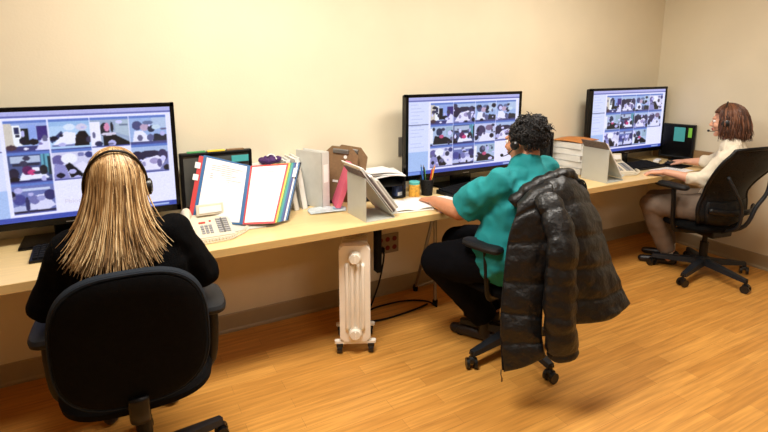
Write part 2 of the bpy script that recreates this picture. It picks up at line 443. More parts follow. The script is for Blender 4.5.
TILES = [
 [('r',0,0,1,1,(150,172,222)),('p',[(0,.1),(0,1),(.17,1),(.27,.22)],(205,198,184)),('p',[(.2,.15),(.18,.92),(.36,.92),(.44,.2)],(238,243,248)),('r',.23,.62,.34,.86,(38,44,84)),('r',.24,.5,.34,.58,(30,34,60)),('r',.37,.2,.55,.8,(18,24,30)),('r',.55,.38,.73,.92,(140,164,226)),('r',.74,.35,1,.88,(54,40,116)),('e',.64,.3,.12,.11,(12,14,26)),('r',0,0,.75,.16,(58,58,112)),('e',.45,.06,.06,.04,(230,230,250)),('e',.12,.12,.12,.1,(70,50,60)),('p',[(.68,0),(.88,.5),(1,.42),(1,0)],(222,222,250)),('e',.8,.22,.05,.05,(120,110,170))],
 [('r',0,0,1,1,(176,206,236)),('r',0,.82,1,1,(150,186,226)),('p',[(.0,.3),(.3,.65),(.36,.5),(.05,.2)],(44,58,104)),('p',[(.05,.1),(.38,.62),(.64,.56),(.62,.15)],(236,238,252)),('r',.05,.05,.62,.14,(110,120,170)),('p',[(.6,.05),(.64,.45),(.75,.62),(.9,.6),(.97,.4),(.97,.05)],(10,10,16)),('e',.8,.76,.14,.13,(208,204,226)),('e',.5,.78,.14,.12,(214,228,246)),('e',.28,.48,.05,.06,(30,34,60))],
 [('r',0,0,1,1,(150,168,196)),('r',0,0,.24,.92,(236,236,250)),('p',[(.66,.95),(.62,.5),(1,.3),(1,.95)],(172,190,206)),('p',[(.3,0),(.3,.35),(.6,.42),(1,.08),(1,0)],(14,15,20)),('e',.36,.6,.12,.28,(30,32,44)),('e',.42,.7,.07,.17,(214,140,176)),('e',.55,.7,.04,.2,(24,28,38)),('e',.46,.44,.2,.06,(212,206,224)),('e',.18,.08,.1,.1,(40,44,80)),('r',.74,.74,.98,.8,(110,124,150))],
 [('r',0,0,1,1,(152,178,222)),('r',.6,.6,1,1,(176,196,224)),('e',.2,.7,.14,.18,(70,74,120)),('e',.4,.62,.12,.14,(188,164,190)),('e',.5,.8,.14,.08,(96,110,150)),('e',.58,.55,.1,.14,(40,46,70)),('e',.72,.62,.12,.1,(196,216,232)),('p',[(.05,.05),(.12,.5),(.35,.48),(.62,.05)],(230,232,250)),('p',[(.6,.05),(.66,.35),(1,.3),(1,.05)],(36,40,52)),('e',.55,.2,.1,.14,(90,96,140)),('r',.0,.0,1,.06,(70,72,120))],
 [('r',0,0,1,1,(70,84,130)),('r',.05,.72,.75,.95,(176,190,214)),('r',.1,.6,.72,.68,(40,44,66)),('r',.76,.3,.98,1,(96,164,186)),('r',.82,.3,.86,1,(50,100,120)),('r',.92,.2,.99,.9,(30,50,60)),('p',[(.2,.06),(.35,.5),(.68,.52),(.92,.1)],(230,232,250)),('e',.42,.42,.12,.17,(86,28,84)),('e',.52,.34,.1,.1,(196,60,120)),('e',.1,.32,.12,.2,(30,30,54)),('e',.1,.1,.12,.1,(16,16,26)),('e',.8,.4,.1,.18,(26,30,40)),('r',0,0,1,.05,(30,32,90))],
 [('r',0,0,1,1,(206,206,232)),('e',.15,.7,.16,.2,(96,90,150)),('p',[(0,0),(.05,.6),(.3,.5),(.4,0)],(140,140,196)),('e',.42,.75,.2,.2,(236,238,248)),('p',[(.3,.5),(.42,.6),(.75,.1),(.7,.02),(.42,.02)],(10,12,22)),('p',[(.55,.5),(.75,.6),(1,.3),(1,.05),(.78,.08)],(226,224,246)),('e',.92,.85,.1,.12,(54,60,120)),('e',.72,.88,.08,.08,(120,124,176))],
 [('r',0,0,1,1,(190,198,230)),('e',.3,.6,.22,.3,(60,54,90)),('p',[(.2,0),(.4,.5),(.8,.4),(1,0)],(228,228,248)),('e',.7,.75,.18,.16,(120,100,130)),('e',.1,.3,.1,.2,(40,40,70))],
 [('r',0,0,1,1,(120,124,176)),('r',0,.75,1,1,(168,188,222)),('e',.15,.55,.2,.28,(34,30,60)),('e',.5,.7,.3,.14,(40,36,64)),('e',.85,.6,.14,.26,(56,50,86)),('p',[(.05,.05),(.3,.5),(.7,.62),(.92,.4),(.75,.05)],(228,226,246)),('e',.6,.4,.13,.12,(160,150,196)),('e',.75,.3,.07,.18,(96,90,140)),('e',.3,.3,.06,.1,(150,146,190)),('e',.95,.1,.1,.12,(30,28,40))],
 [('r',0,0,1,1,(104,116,176)),('r',.05,.8,.9,.9,(196,206,232)),('e',.15,.5,.15,.2,(66,70,140)),('e',.15,.15,.18,.12,(180,188,224)),('p',[(.35,.1),(.45,.6),(.75,.66),(1,.2),(.8,.05)],(212,214,242)),('e',.5,.45,.12,.16,(110,112,170)),('e',.88,.6,.14,.2,(44,46,100)),('e',.66,.5,.1,.1,(150,154,206)),('r',0,0,1,.06,(30,30,56)),('e',.33,.3,.05,.3,(40,44,90))],
 [('r',0,0,1,1,(166,186,216)),('r',0,.1,.12,.9,(232,234,240)),('p',[(.12,.05),(.2,.5),(.7,.42),(1,.2),(1,.05)],(22,22,30)),('e',.4,.7,.14,.2,(40,50,80)),('e',.5,.45,.1,.1,(190,80,120)),('r',.7,.5,1,.95,(150,176,196))],
]
def screen_pixels(kind):
    nx, ny = 300, 170
    a = paint_init(nx, ny, (228, 232, 252))
    sb, c0, cw = (.245, .262, .178) if kind == 1 else (.165, .18, .197)
    a[:] = (230, 231, 254)
    prims(a, [('r', 0, .958, 1, 1, (176, 178, 226)), ('r', 0, .944, 1, .958, (96, 104, 176)), ('r', 0, 0, 1, .045, (58, 78, 170)), ('r', 0, .0, .1, .04, (120, 150, 220)), ('r', .86, .01, .96, .03, (170, 190, 230)),
              ('r', 0, .05, sb, .94, (212, 220, 246))], 0, 0, 1, 1)
    for k in range(14): prims(a, [('r', .02, .9-k*.045, sb*(.5+.35*((k*7) % 5)/5), .905-k*.045, (170, 180, 214))], 0, 0, 1, 1)
    prims(a, [('r', 0, .64, sb, .65, (90, 98, 140)), ('r', 0, .05, sb, .3, (166, 192, 234))], 0, 0, 1, 1)
    lay = {1: [[0,1,2,3],[4,5,-1,7],[8,-1,-1,-1]], 2: [[0,7,3,3],[9,4,6,7],[5,8,9,-1]], 3: [[0,7,3,5],[9,4,7,6],[5,8,9,-1]]}[kind]
    rng = np.random.RandomState(kind)
    for r, row in enumerate(lay):
        y1 = .895-.283*r; y0 = y1-.245
        for c, t in enumerate(row):
            x0 = c0+cw*c+.002; x1 = c0+cw*(c+1)-.002
            if t < 0: continue
            prims(a, [('r', 0, 1.0, 1, 1.1, (92, 120, 190)), ], x0, y0, x1, y1)
            prims(a, [('r', x0, y1, x1, y1+.022, (92, 122, 196)), ('r', x0, y0-.012, x1, y0, (70, 80, 150))], 0, 0, 1, 1)
            prims(a, TILES[t], x0, y0, x1, y1)
            if True:
                L = []
                for q in range(9 if kind > 1 else 4):
                    g = rng.choice([20, 60, 110, 230, 200]); L.append(('e', rng.rand(), rng.rand()*.9, .03+.08*rng.rand(), .03+.1*rng.rand(), (g*.9, g*.9, min(255, g*1.05+18))))
                prims(a, L, x0, y0, x1, y1)
    a += rng.randn(ny, nx, 1)*5
    a = (a*2+np.roll(a, 1, 0)+np.roll(a, 1, 1))/4
    a = np.clip(a*np.array((.97, .97, 1.0)), 0, 255)/255
    return np.where(a <= .04045, a/12.92, ((a+.055)/1.055)**2.4), nx, ny

def screen_mesh(kind, w, h):
    a, nx, ny = screen_pixels(kind)
    X, Z = np.meshgrid(np.linspace(-w/2, w/2, nx), np.linspace(-h/2, h/2, ny))
    co = np.stack([X, np.zeros_like(X), Z], -1).reshape(-1, 3)
    i = np.arange((ny-1)*nx).reshape(ny-1, nx)[:, :-1].ravel()
    faces = np.stack([i, i+1, i+nx+1, i+nx], 1)
    me = bpy.data.meshes.new('screen'); me.from_pydata(co.tolist(), [], faces.tolist())
    at = me.color_attributes.new('pix', 'FLOAT_COLOR', 'POINT')
    col = np.ones((nx*ny, 4), 'f'); col[:, :3] = a.reshape(-1, 3); at.data.foreach_set('color', col.ravel())
    return me

def monitor(kind, x0, x1, y, label, grp='large wall side security monitors'):
    z0, z1 = .822, 1.369; w = x1-x0; h = z1-z0
    t = thing('security_monitor', label, 'monitor', ((x0+x1)/2, y, .74), 0)
    zc = (z0+z1)/2-.74
    bm = B(); bz = .02
    for (cx, cz, sx, sz) in ((0, h/2-bz/2, w, bz), (0, -h/2+bz*.8, w, bz*1.6), (-w/2+bz/2, 0, bz, h), (w/2-bz/2, 0, bz, h)):
        box(bm, (cx, .0, zc+cz), (sx, .03, sz), bev=.003)
    obj('bezel', bm, M['gblack'], t)
    bm = B(); box(bm, (0, .028, zc), (w-.01, .035, h-.01), bev=.008); box(bm, (0, .055, zc-.03), (w*.5, .03, h*.5), bev=.008); obj('back_cover', bm, M['black'], t)
    sm = screen_mesh(kind, w-2*bz, h-bz*2.6)
    finish(sm, 'screen', M['screen'], t, False, (0, -.008, zc+bz*.3))
    bm = B(); box(bm, (0, .0, zc-h/2+.012), (.05, .032, .004)); obj('logo_strip', bm, M['greyplate'], t)
    bm = B(); box(bm, (0, .045, (zc-h/2)/2+.02), (.16, .03, zc-h/2+.06), bev=.005); obj('stand_neck', bm, M['gblack'], t)
    bm = B(); box(bm, (0, .02, .007), (.42, .2, .012), bev=.004); obj('stand_base', bm, M['gblack'], t)
    return t
m1 = monitor(1, -.693, .258, -.15, 'large black monitor of camera feeds in front of the blonde woman')
monitor(2, 1.59, 2.54, -.15, 'large black monitor of camera feeds in front of the woman in teal')
monitor(3, 3.258, 4.2, -.15, 'large black monitor of camera feeds in front of the woman in cream')
def text_part(name, s, size, m, parent, loc, rot):
    cu = bpy.data.curves.new(name, 'FONT'); cu.body = s; cu.size = size; cu.extrude = .0002
    t = bpy.data.objects.new('tmp', cu); C.objects.link(t); bpy.context.view_layer.update()
    me = bpy.data.meshes.new_from_object(t.evaluated_get(bpy.context.evaluated_depsgraph_get())); me.name = name
    bpy.data.objects.remove(t); me.materials.clear()
    return finish(me, name, m, parent, False, loc, rot)
text_part('screen_text', 'Pblock', .030, mat('faint_screen_text', (186, 188, 208), emit=.45, spec=0), m1, (-.022, -.0095, .178), (R(90), 0, 0))

# small side monitors
def small_monitor(label, x, y, rz, w=.36, h=.31, z0=.80, notes=(), off=True, strip=False, base=.1):
    t = thing('side_monitor', label, 'monitor', (x, y, .74), rz)
    zc = z0-.74+h/2
    bm = B(); bz = .018
    for (cx, cz, sx, sz) in ((0, h/2-bz/2, w, bz), (0, -h/2+bz/2, w, bz), (-w/2+bz/2, 0, bz, h), (w/2-bz/2, 0, bz, h)): box(bm, (cx, 0, zc+cz), (sx, .04, sz), bev=.006)
    obj('bezel', bm, M['black'], t)
    bm = B(); box(bm, (0, .004, zc), (w-.02, .03, h-.02)); obj('screen', bm, M['offscreen'] if off else M['gblack'], t)
    bm = B(); box(bm, (0, .035, zc), (w*.7, .05, h*.7), bev=.012); obj('back_cover', bm, M['black'], t)
    bm = B(); box(bm, (0, .04, (z0-.74)/2+.03), (.07, .03, z0-.74+.08), bev=.004); obj('stand_neck', bm, M['black'], t)
    bm = B(); lathe(bm, [(base, 0), (base, .008), (.03, .016)], 28); obj('stand_base', bm, M['black'], t, auto=True)
    for (nx, nz, nw, nh, mm) in notes:
        bm = B(); box(bm, (nx, -.0225, zc+nz), (nw, .002, nh)); obj('note', bm, M[mm], t)
    if strip:
        bm = B()
        for k, mm in enumerate(('greenp', 'yelp', 'redp')): box(bm, (-.1+.1*k, -.002, zc+h/2+.003), (.09, .03, .006), mi=k)
        obj('label_strip', bm, [M['greenp'], M['yelp'], M['clip']], t)
    return t
small_monitor('small black side monitor with dark grey screen behind the open page organizer', .455, -.10, 0, w=.37, h=.30, z0=.80, notes=((.12, .105, .09, .035, 'note'),), strip=True)
small_monitor('small dark side monitor half hidden behind the head of the woman in teal', 2.74, -.11, 0, w=.35, h=.27, z0=.78, off=False)
small_monitor('small black side monitor with teal and green notes in the right corner', 4.232, -.272, R(-76), w=.27, h=.29, z0=.765, off=False, base=.055, notes=((.02, .06, .085, .12, 'note'), (.100, .08, .028, .08, 'noteg')))

# ------------------------------------------------------------------ keyboards and mice
def keyboard(label, x, y, rz, w=.45, d=.16):
    t = thing('keyboard', label, 'keyboard', (x, y, .74), rz)
    bm = B(); prism(bm, [(-d/2, 0), (d/2, 0), (d/2, .026), (-d/2, .012)], -w/2, w/2, Matrix(((0, 0, 1, 0), (1, 0, 0, 0), (0, 1, 0, 0), (0, 0, 0, 1)))); obj('case', bm, M['black'], t)
    bm = B(); sl = math.atan(.014/d); rot = Matrix.Rotation(sl, 3, 'X')
    for r in range(6):
        n = 20 if r else 5
        yy = -d/2+.02+r*(d-.035)/5.2
        for k in range(20):
            if r == 0 and 5 < k < 12: continue
            xx = -w/2+.02+k*(w-.04)/19
            box(bm, (xx, yy, .0165+(yy+d/2)*.0875), (.018, .018, .007), rot)
        if r == 0: box(bm, (-w/2+.02+8.5*(w-.04)/19, yy, .0165+(yy+d/2)*.0875), (.125, .018, .007), rot)
    obj('keys', bm, M['mblack'], t)
    return t
keyboard('black keyboard on the desk below the leftmost large monitor', -.14, -.34, 0)
keyboard('black keyboard partly hidden by the left shoulder of the woman in teal', 2.0, -.275, R(14), w=.44)
keyboard('black keyboard on the desk in front of the woman in cream', 3.66, -.33, 0, w=.42, d=.17)
def mouse(label, x, y, rz):
    t = thing('computer_mouse', label, 'mouse', (x, y, .744), rz)
    b = Blob(); b.e((0, 0, .008), (.03, .055, .024)); b.e((0, -.012, .014), (.028, .035, .022))
    b.bm.verts.ensure_lookup_table()
    b.bake('shell', M['black'], t, (0, 0, 0), .003, 3)
    bm = B(); box(bm, (0, .03, .031), (.006, .018, .008), bev=.002); obj('scroll_wheel', bm, M['chairplastic'], t)
mouse('black computer mouse under the right hand of the woman in cream', 3.98, -.40, R(20))
def pad(label, x, y, rz, w, d, z=.74):
    bm = B(); box(bm, (0, 0, .002), (w, d, .0035), bev=.001)
    tag(obj('mouse_pad', bm, M['mblack'], loc=(x, y, z), rot=(0, 0, rz)), label, 'mouse pad')
pad('dark mouse pad under the mouse at the right end of the desk', 3.99, -.42, R(10), .22, .19)

# ------------------------------------------------------------------ telephone
def phone(label, x, y, rz):
    t = thing('desk_phone', label, 'telephone', (x, y, .74), rz)
    YZ = Matrix(((0, 0, 1, 0), (1, 0, 0, 0), (0, 1, 0, 0), (0, 0, 0, 1)))
    bm = B(); prism(bm, [(-.11, 0), (.11, 0), (.11, .075), (.095, .08), (-.1, .026), (-.11, .02)], -.105, .115, YZ)
    bmesh.ops.bevel(bm, geom=list(bm.edges), offset=.005, segments=2, affect='EDGES'); obj('body', bm, M['phone'], t)
    sl = math.atan(.054/.195); rot = Matrix.Rotation(sl, 3, 'X')
    def top(yy): return .026+(yy+.1)*.277
    bm = B(); box(bm, (.03, .075, .105), (.13, .022, .055), Matrix.Rotation(R(-15), 3, 'X'), bev=.004); obj('display_hood', bm, M['phone'], t)
    bm = B(); box(bm, (.03, .062, .108), (.105, .004, .032), Matrix.Rotation(R(-15), 3, 'X')); obj('display_card', bm, M['white'], t)
    bm = B()
    for c in range(3):
        for r in range(4): box(bm, (-.025+c*.019, -.075+r*.019, top(-.075+r*.019)+.002), (.014, .013, .006), rot, bev=.001)
    obj('number_keys', bm, M['key'], t); bm = B()
    for c in (2, 4):
        for r in range(7): box(bm, (.02+c*.017, -.08+r*.018, top(-.08+r*.018)+.002), (.022 if c == 4 else .02, .012, .006), rot, bev=.001)
    obj('memory_keys', bm, M['key'], t)
    bm = B()
    for r in range(7): box(bm, (.07, -.08+r*.018, top(-.08+r*.018)+.002), (.009, .014, .006), rot)
    obj('label_strip', bm, M['keydark'], t)
    bm = B(); box(bm, (-.02, .012, top(.012)+.002), (.03, .01, .006), rot); box(bm, (.018, .02, top(.02)+.002), (.01, .008, .006), rot); obj('red_keys', bm, M['keyred'], t)
    b = Blob(); b.c((-.08, .095, .098), .022, (-.085, .02, .082), .016); b.c((-.085, .02, .082), .016, (-.082, -.06, .066), .017); b.c((-.08, -.075, .055), .024, (-.082, -.095, .05), .022); b.c((-.08, .1, .09), .025, (-.08, .08, .085), .025)
    b.bake('handset', M['phone'], t, (0, 0, 0), .004, 3)
    bm = B(); pts = []
    path = smooth_line([(-.09, -.10, .04), (-.07, -.13, .012), (0, -.135, .01), (.08, -.125, .01), (.13, -.09, .012), (.18, -.04, .012), (.19, .02, .012), (.17, .06, .012)], 260)
    for k, p in enumerate(path):
        a = k*.9; pts.append(p+V((cos(a)*.007, sin(a*1)*.005, sin(a)*.007+.001)))
    tube(bm, pts, .0022, 5); obj('coiled_cord', bm, M['phone'], t, True)
    return t
phone('putty coloured desk telephone with coiled cord beside the open page organizer', .345, -.385, 0)
phone('putty coloured desk telephone behind the grey stand near the third monitor', 3.33, -.36, R(-20))

# ------------------------------------------------------------------ flip page organizer
org = thing('page_organizer', 'open desktop page organizer with coloured edged sleeves behind the phone', 'document holder', (.56, -.36, .74))
oo = (.56, -.36, .74)
def quad_slab(bm, bl, br, tr, tl, th, mi=0):
    bl, br, tr, tl = map(V, (bl, br, tr, tl)); n = (br-bl).cross(tl-bl).normalized()*th
    a = [bm.verts.new(p) for p in (bl, br, tr, tl)]; b = [bm.verts.new(p+n) for p in (bl, br, tr, tl)]
    for k in range(4): bm.faces.new((a[k], a[(k+1) % 4], b[(k+1) % 4], b[k])).material_index = mi
    bm.faces.new(a[::-1]).material_index = mi; bm.faces.new(b).material_index = mi
def lerp(a, b, t): return V(a)*(1-t)+V(b)*t
def inset(Q, l, r, b, t, dz=0):
    bl, br, tr, tl = map(V, Q)
    f = lambda u, v: (bl*(1-u)+br*u)*(1-v)+(tl*(1-u)+tr*u)*v
    n = (br-bl).cross(tl-bl).normalized()
    return [f(l, b)+n*dz, f(r, b)+n*dz, f(r, t)+n*dz, f(l, t)+n*dz]
LQ = [(.29, -.29, .785), (.515, -.385, .765), (.598, -.26, 1.035), (.385, -.165, 1.095)]
RQ = [(.515, -.385, .765), (.665, -.43, .762), (.80, -.265, 1.03), (.598, -.26, 1.035)]
for Q, edge, nm, side in ((LQ, 'bluep', 'left', 0), (RQ, 'redp', 'right', 1)):
    bm = B(); quad_slab(bm, *inset(Q, 0, 1, 0, 1, 0), .002); obj('sleeve', bm, M[edge], org, off=oo)['label'] = ('blue' if side == 0 else 'red')+' edged sleeve'
    bm = B(); quad_slab(bm, *inset(Q, .05 if side else .07, .95 if side else .93, .03, .97, .0025), .001); obj('sheet', bm, M['paper'], org, off=oo)
    bm = B()
    for k in range(9 if side == 0 else 12):
        v = .90-k*.032; a, b_ = (.2, .85) if k % 4 else (.4, .65)
        quad_slab(bm, *inset(Q, a, a+(b_-a)*(.7+.3*((k*5) % 3)/2), v, v+.008, .004), .0003)
    obj('printed_lines', bm, M['ink'], org, off=oo)
for k, (nm, dx) in enumerate((('redp', -.022), ('navyp', -.012))):
    bm = B(); Q = [V(p)+V((dx*1.0, .008+.004*k, -.003)) for p in LQ]; quad_slab(bm, *inset(Q, 0, .5, 0, 1), .0015); obj('page_edge', bm, M[nm], org, off=oo)
for k, nm in enumerate(('yelp', 'greenp', 'tealp', 'bluep', 'navyp', 'white', 'bluep', 'black')):
    bm = B(); Q = [V(p)+V((.011*(k+1), .006*(k+1), -.0015*k)) for p in RQ]; quad_slab(bm, *inset(Q, .5, 1, 0, 1), .0015); obj('page_edge', bm, M[nm], org, off=oo)
bm = B()
bm.free()
for v in (.62, .80):
    bm = B(); Q = inset([V(p)+V((-.022, .005, 0)) for p in LQ], -.05, .06, v, v+.09); quad_slab(bm, *Q, .002); obj('index_tab', bm, M['white'], org, off=oo)
bm = B()
Q = inset([V(p)+V((.06, .03, 0)) for p in RQ], .93, 1.04, .72, .88, .002); quad_slab(bm, *Q, .002)
obj('index_tab', bm, M['white'], org, off=oo)
bm = B(); quad_slab(bm, (.40, -.22, .7415), (.66, -.24, .7415), (.69, -.36, .7415), (.45, -.42, .7415), -.004); quad_slab(bm, (.46, -.40, .7415), (.63, -.41, .7415), (.60, -.15, .90), (.45, -.11, .90), .003)
quad_slab(bm, (.42, -.07, .7415), (.66, -.12, .7415), (.61, -.15, .93), (.45, -.11, .93), .003)
tube(bm, [(.517, -.378, .765), (.598, -.25, 1.03)], .006)
obj('stand', bm, M['easel'], org, off=oo)

# ------------------------------------------------------------------ binders, boxes behind
def binder(label, x, y, w, d, h, tilt=0, rz=0, m='binder', group=None, ztop=.0, lie=False, z=.7405, ring=True):
    t = thing('ring_binder', label, 'binder', (x, y, z), rz, group)
    rot = Matrix.Rotation(tilt, 3, 'Y')
    def T(bm):
        for v in bm.verts: v.co = rot @ v.co
    bm = B(); box(bm, (-w/2+.002, 0, h/2), (.004, d, h), bev=.001); box(bm, (w/2-.002, 0, h/2), (.004, d, h), bev=.001); box(bm, (0, -d/2+.002, h/2), (w, .004, h), bev=.001); T(bm); obj('cover', bm, M[m], t)
    bm = B(); box(bm, (0, .004, h/2), (w-.014, d-.02, h-.025)); T(bm); obj('pages', bm, M['paper'], t)
    bm = B(); box(bm, (0, -d/2-.0006, h*.62), (w*.55, .001, h*.32)); T(bm); obj('spine_label', bm, M['white'], t)
    if lie: t.rotation_euler = (0, R(-90), rz)
    return t
binder('thick white ring binder standing upright, tallest beside the brown clipboard', .985, -.125, .06, .21, .325, tilt=R(0), rz=R(24), m='bindergrey')
binder('thin white binder leaning left against its neighbours, nearest the organizer', .862, -.11, .03, .17, .295, tilt=R(-9))
binder('white binder leaning left, between the thin one and the thick upright one', .912, -.10, .034, .18, .30, tilt=R(-8))
# stacked white boxes behind the organizer with a purple pouch
for k, (zz, hh, lb) in enumerate(((.7405, .13, 'lower white box of the pair behind the page organizer'), (.8715, .13, 'upper white box with a purple cloth pouch on it behind the organizer'))):
    t = thing('storage_box', lb, 'box', (.725, -.075, zz), R(2*k), 'white boxes behind the organizer')
    bm = B(); box(bm, (0, 0, .055), (.17, .12, .11), bev=.002); obj('body', bm, M['white'], t)
    bm = B(); box(bm, (0, 0, .12), (.176, .126, .02), bev=.003); obj('lid', bm, M['binder'], t)
t = thing('cloth_pouch', 'dark purple gathered cloth pouch lying on the white box', 'pouch', (.745, -.085, 1.001))
b = Blob(); b.e((0, 0, .022), (.06, .045, .022)); b.e((-.035, .01, .02), (.03, .03, .02)); b.e((.035, -.01, .025), (.03, .03, .022)); b.e((0, 0, .04), (.03, .025, .014))
b.bake('pouch', M['purple'], t, (0, 0, 0), .004, 2, (.006, (40, 40, 40)))
bm = B(); tube(bm, smooth_line([(-.02, -.03, .05), (0, -.01, .056), (.02, -.02, .05), (.03, -.04, .03)], 12), .004, 6); obj('white_cord', bm, M['white'], t, True)

# black bookend, clipboards, pink folder
bm = B(); box(bm, (0, 0, .075), (.004, .12, .15), bev=.001); box(bm, (.04, 0, .002), (.08, .12, .003)); prism(bm, [(-.05, 0), (.05, 0), (.05, .15), (-.05, .15)], 0, .001, Matrix.Translation(V((.001, 0, 0))) @ Matrix.Rotation(R(90), 4, 'Z'))
tag(obj('bookend', bm, M['mblack'], loc=(1.05, -.09, .741)), 'black metal bookend holding up the thick white binder', 'bookend')
def clipboard(label, x, y, rz, lean, roll, m='clip', z=.742):
    t = thing('clipboard', label, 'clipboard', (x, y, z), rz)
    t.rotation_euler = (lean, roll, rz)
    w, h = .225, .33
    poly = [(-w/2+.01, 0), (w/2-.01, 0), (w/2, .01), (w/2, h-.05), (w/2-.05, h), (-w/2+.05, h), (-w/2, h-.05), (-w/2, .01)]
    M4 = Matrix(((1, 0, 0, 0), (0, 0, 1, 0), (0, 1, 0, 0), (0, 0, 0, 1)))
    bm = B(); prism(bm, poly, -.003, .003, M4); obj('board', bm, M[m], t)
    bm = B(); box(bm, (0, -.008, h-.03), (.1, .012, .022), bev=.003); tube(bm, [(-.05, -.008, h-.02), (.05, -.008, h-.02)], .006, 10); obj('clip', bm, M['steel'], t)
    bm = B(); lathe(bm, [(.011, -.005), (.011, -.0035)], 16, Matrix.Translation(V((.03, 0, h-.06))) @ Matrix.Rotation(R(90), 4, 'X') @ Matrix.Translation(V((0, 0, .008)))); box(bm, (-.02, -.0045, .12), (.035, .002, .014)); obj('sticker', bm, M['white'], t)
    return t
clipboard('brown hardboard clipboard leaning on the wall, front one by the white binder', 1.135, -.12, R(-46), R(-9), R(3))
clipboard('brown hardboard clipboard propped just behind the front one, mostly hidden', 1.185, -.11, R(-46), R(-9), R(6))
bm = B(); quad_slab(bm, (1.135, -.215, .742), (1.14, -.21, .742), (1.245, -.185, 1.0), (1.215, -.205, 1.0), .024); 
bm.free(); bm = B(); box(bm, (0, 0, .13), (.028, .16, .26), bev=.002)
tag(obj('folder', bm, M['pink'], loc=(1.085, -.225, .7475), rot=(0, R(20), R(-14))), 'pink folder leaning right against the brown clipboard', 'folder')

# clear plastic sleeve on the desk
t = thing('plastic_sleeve', 'clear plastic sleeve with faint blue print lying before the white binders', 'plastic sleeve', (1.0, -.27, .741), R(-10))
bm = B(); P = gridP([[(-.09, -.06, .0), (0, -.065, .006), (.11, -.05, .001)], [(-.1, 0, .005), (0, 0, .002), (.12, 0, .007)], [(-.08, .06, .001), (0, .055, .006), (.1, .05, .001)]]); slab(bm, P, 14, 10, lambda u, v: .0012)
for v in bm.verts: v.co.z += .003+.002*noise.noise(v.co*60)
obj('sleeve', bm, M['plasticbag'], t, True)
bm = B(); box(bm, (.07, -.01, .0115), (.05, .03, .001)); obj('print', bm, mat('pale_blue_print', (130, 180, 205)), t)

# ------------------------------------------------------------------ easel document racks facing right
def easel(label, x, y, rz, books):
    t = thing('document_stand', label, 'document stand', (x, y, .7405), rz)
    d = .215; Lr = math.hypot(.17, .23); ang = math.atan2(.17, .23)
    XZ = Matrix(((1, 0, 0, 0), (0, 0, -1, 0), (0, 1, 0, 0), (0, 0, 0, 1)))
    bm = B(); prism(bm, [(0, 0), (.175, 0), (.175, .014), (.172, .014), (.172, .003), (.003, .003), (.003, .232), (.0, .232)], -d/2, d/2, XZ)
    prism(bm, [(0, .232), (.003, .235), (.163, .022), (.160, .020)], -d/2, d/2, XZ)
    prism(bm, [(.163, .022), (.19, .04), (.188, .043), (.160, .022)], -d/2, d/2, XZ)
    obj('rack', bm, M['easel'], t)
    # items lie along the slanted sheet: local frame along slope
    sx, sz = -.163/.268, .213/.268; nx, nz = sz, -sx
    off = .004
    for k, (L, th, w, mm, sh) in enumerate(books):
        bm = B(); c = V((.160, 0, .022))+V((sx, 0, sz))*(L/2+sh)+V((nx, 0, nz))*(off+th/2)
        rot = Matrix.Rotation(-math.atan2(.163, .213), 3, 'Y')
        box(bm, c, (th, w, L), rot, bev=.001)
        o = obj('document', bm, M[mm], t); off += th+.001
    return t
easel('light grey slanted document stand with magazines left of the woman in teal', 1.10, -.475, R(2), ((.30, .006, .20, 'mag', .01), (.335, .005, .205, 'white', .005), (.27, .008, .21, 'mag', .0), (.31, .004, .19, 'paper', .004), (.25, .012, .205, 'binder', .0), (.21, .01, .21, 'bindergrey', 0)))
easel('light grey slanted document stand with papers left of the third monitor', 2.96, -.475, R(2), ((.33, .005, .20, 'mag', .0), (.31, .008, .205, 'paper', .002), (.30, .005, .19, 'white', .0)))

# black letter tray with papers
t = thing('letter_tray', 'black two-tier letter tray behind the magazine stand', 'letter tray', (1.42, -.14, .7405), R(-8))
for z in (.01, .085):
    bm = B(); box(bm, (0, 0, z), (.26, .2, .006)); box(bm, (-.128, 0, z+.025), (.005, .2, .05)); box(bm, (.128, 0, z+.025), (.005, .2, .05)); box(bm, (0, .098, z+.025), (.26, .005, .05)); obj('tier', bm, M['black'], t)
bm = B()
for sx in (-1, 1):
    for sy in (-1, 1): box(bm, (.12*sx, .09*sy, .055), (.012, .012, .1))
obj('riser', bm, M['black'], t)
for k, (dx, rz, z, tl) in enumerate(((0, 5, .140, 0), (.01, -6, .150, 4), (-.015, 12, .165, 7))):
    bm = B(); P = gridP([[(-.13, -.1, 0), (0, -.1, .008), (.13, -.1, .0)], [(-.13, .1, .01), (0, .1, .0), (.13, .1, .012)]]); slab(bm, P, 10, 4, lambda u, v: .006)
    tag(obj('paper_stack', bm, M['paper'], loc=(1.41+dx, -.14, .7405+z), rot=(0, R(tl), R(rz)), smooth=False), ('bottom', 'middle', 'top')[k]+' loose white paper pile on the black letter tray', 'paper', 'paper piles on the letter tray')

# writing pad, notebook, papers near woman 2
t = thing('notebook', 'open white notebook under the left hand of the woman in teal', 'notebook', (1.46, -.42, .7405), R(-8))
bm = B(); box(bm, (0, 0, .003), (.30, .235, .005), bev=.001); obj('cover', bm, M['binder'], t)
for s in (-1, 1):
    bm = B(); P = gridP([[(0, -.11, .008), (s*.07, -.11, .018), (s*.145, -.11, .008)], [(0, .11, .008), (s*.07, .11, .018), (s*.145, .11, .008)]]); slab(bm, P, 12, 3, lambda u, v: .006)
    obj('page_block', bm, M['paper'], t, True)
def sheet(name, label, x, y, rz, w, h, z=.7405, m='paper', group=None, th=.002, cat='paper'):
    t = thing(name, label, cat, (x, y, z), rz, group)
    bm = B(); box(bm, (0, 0, th/2), (w, h, th)); obj('sheet', bm, M[m], t)
    bm = B()
    for k in range(10): box(bm, (-.01*(k % 3), h*.38-k*h*.07, th+.0003), (w*(.75-.08*(k % 3)), .0025, .0003))
    obj('printed_lines', bm, M['ink'], t)
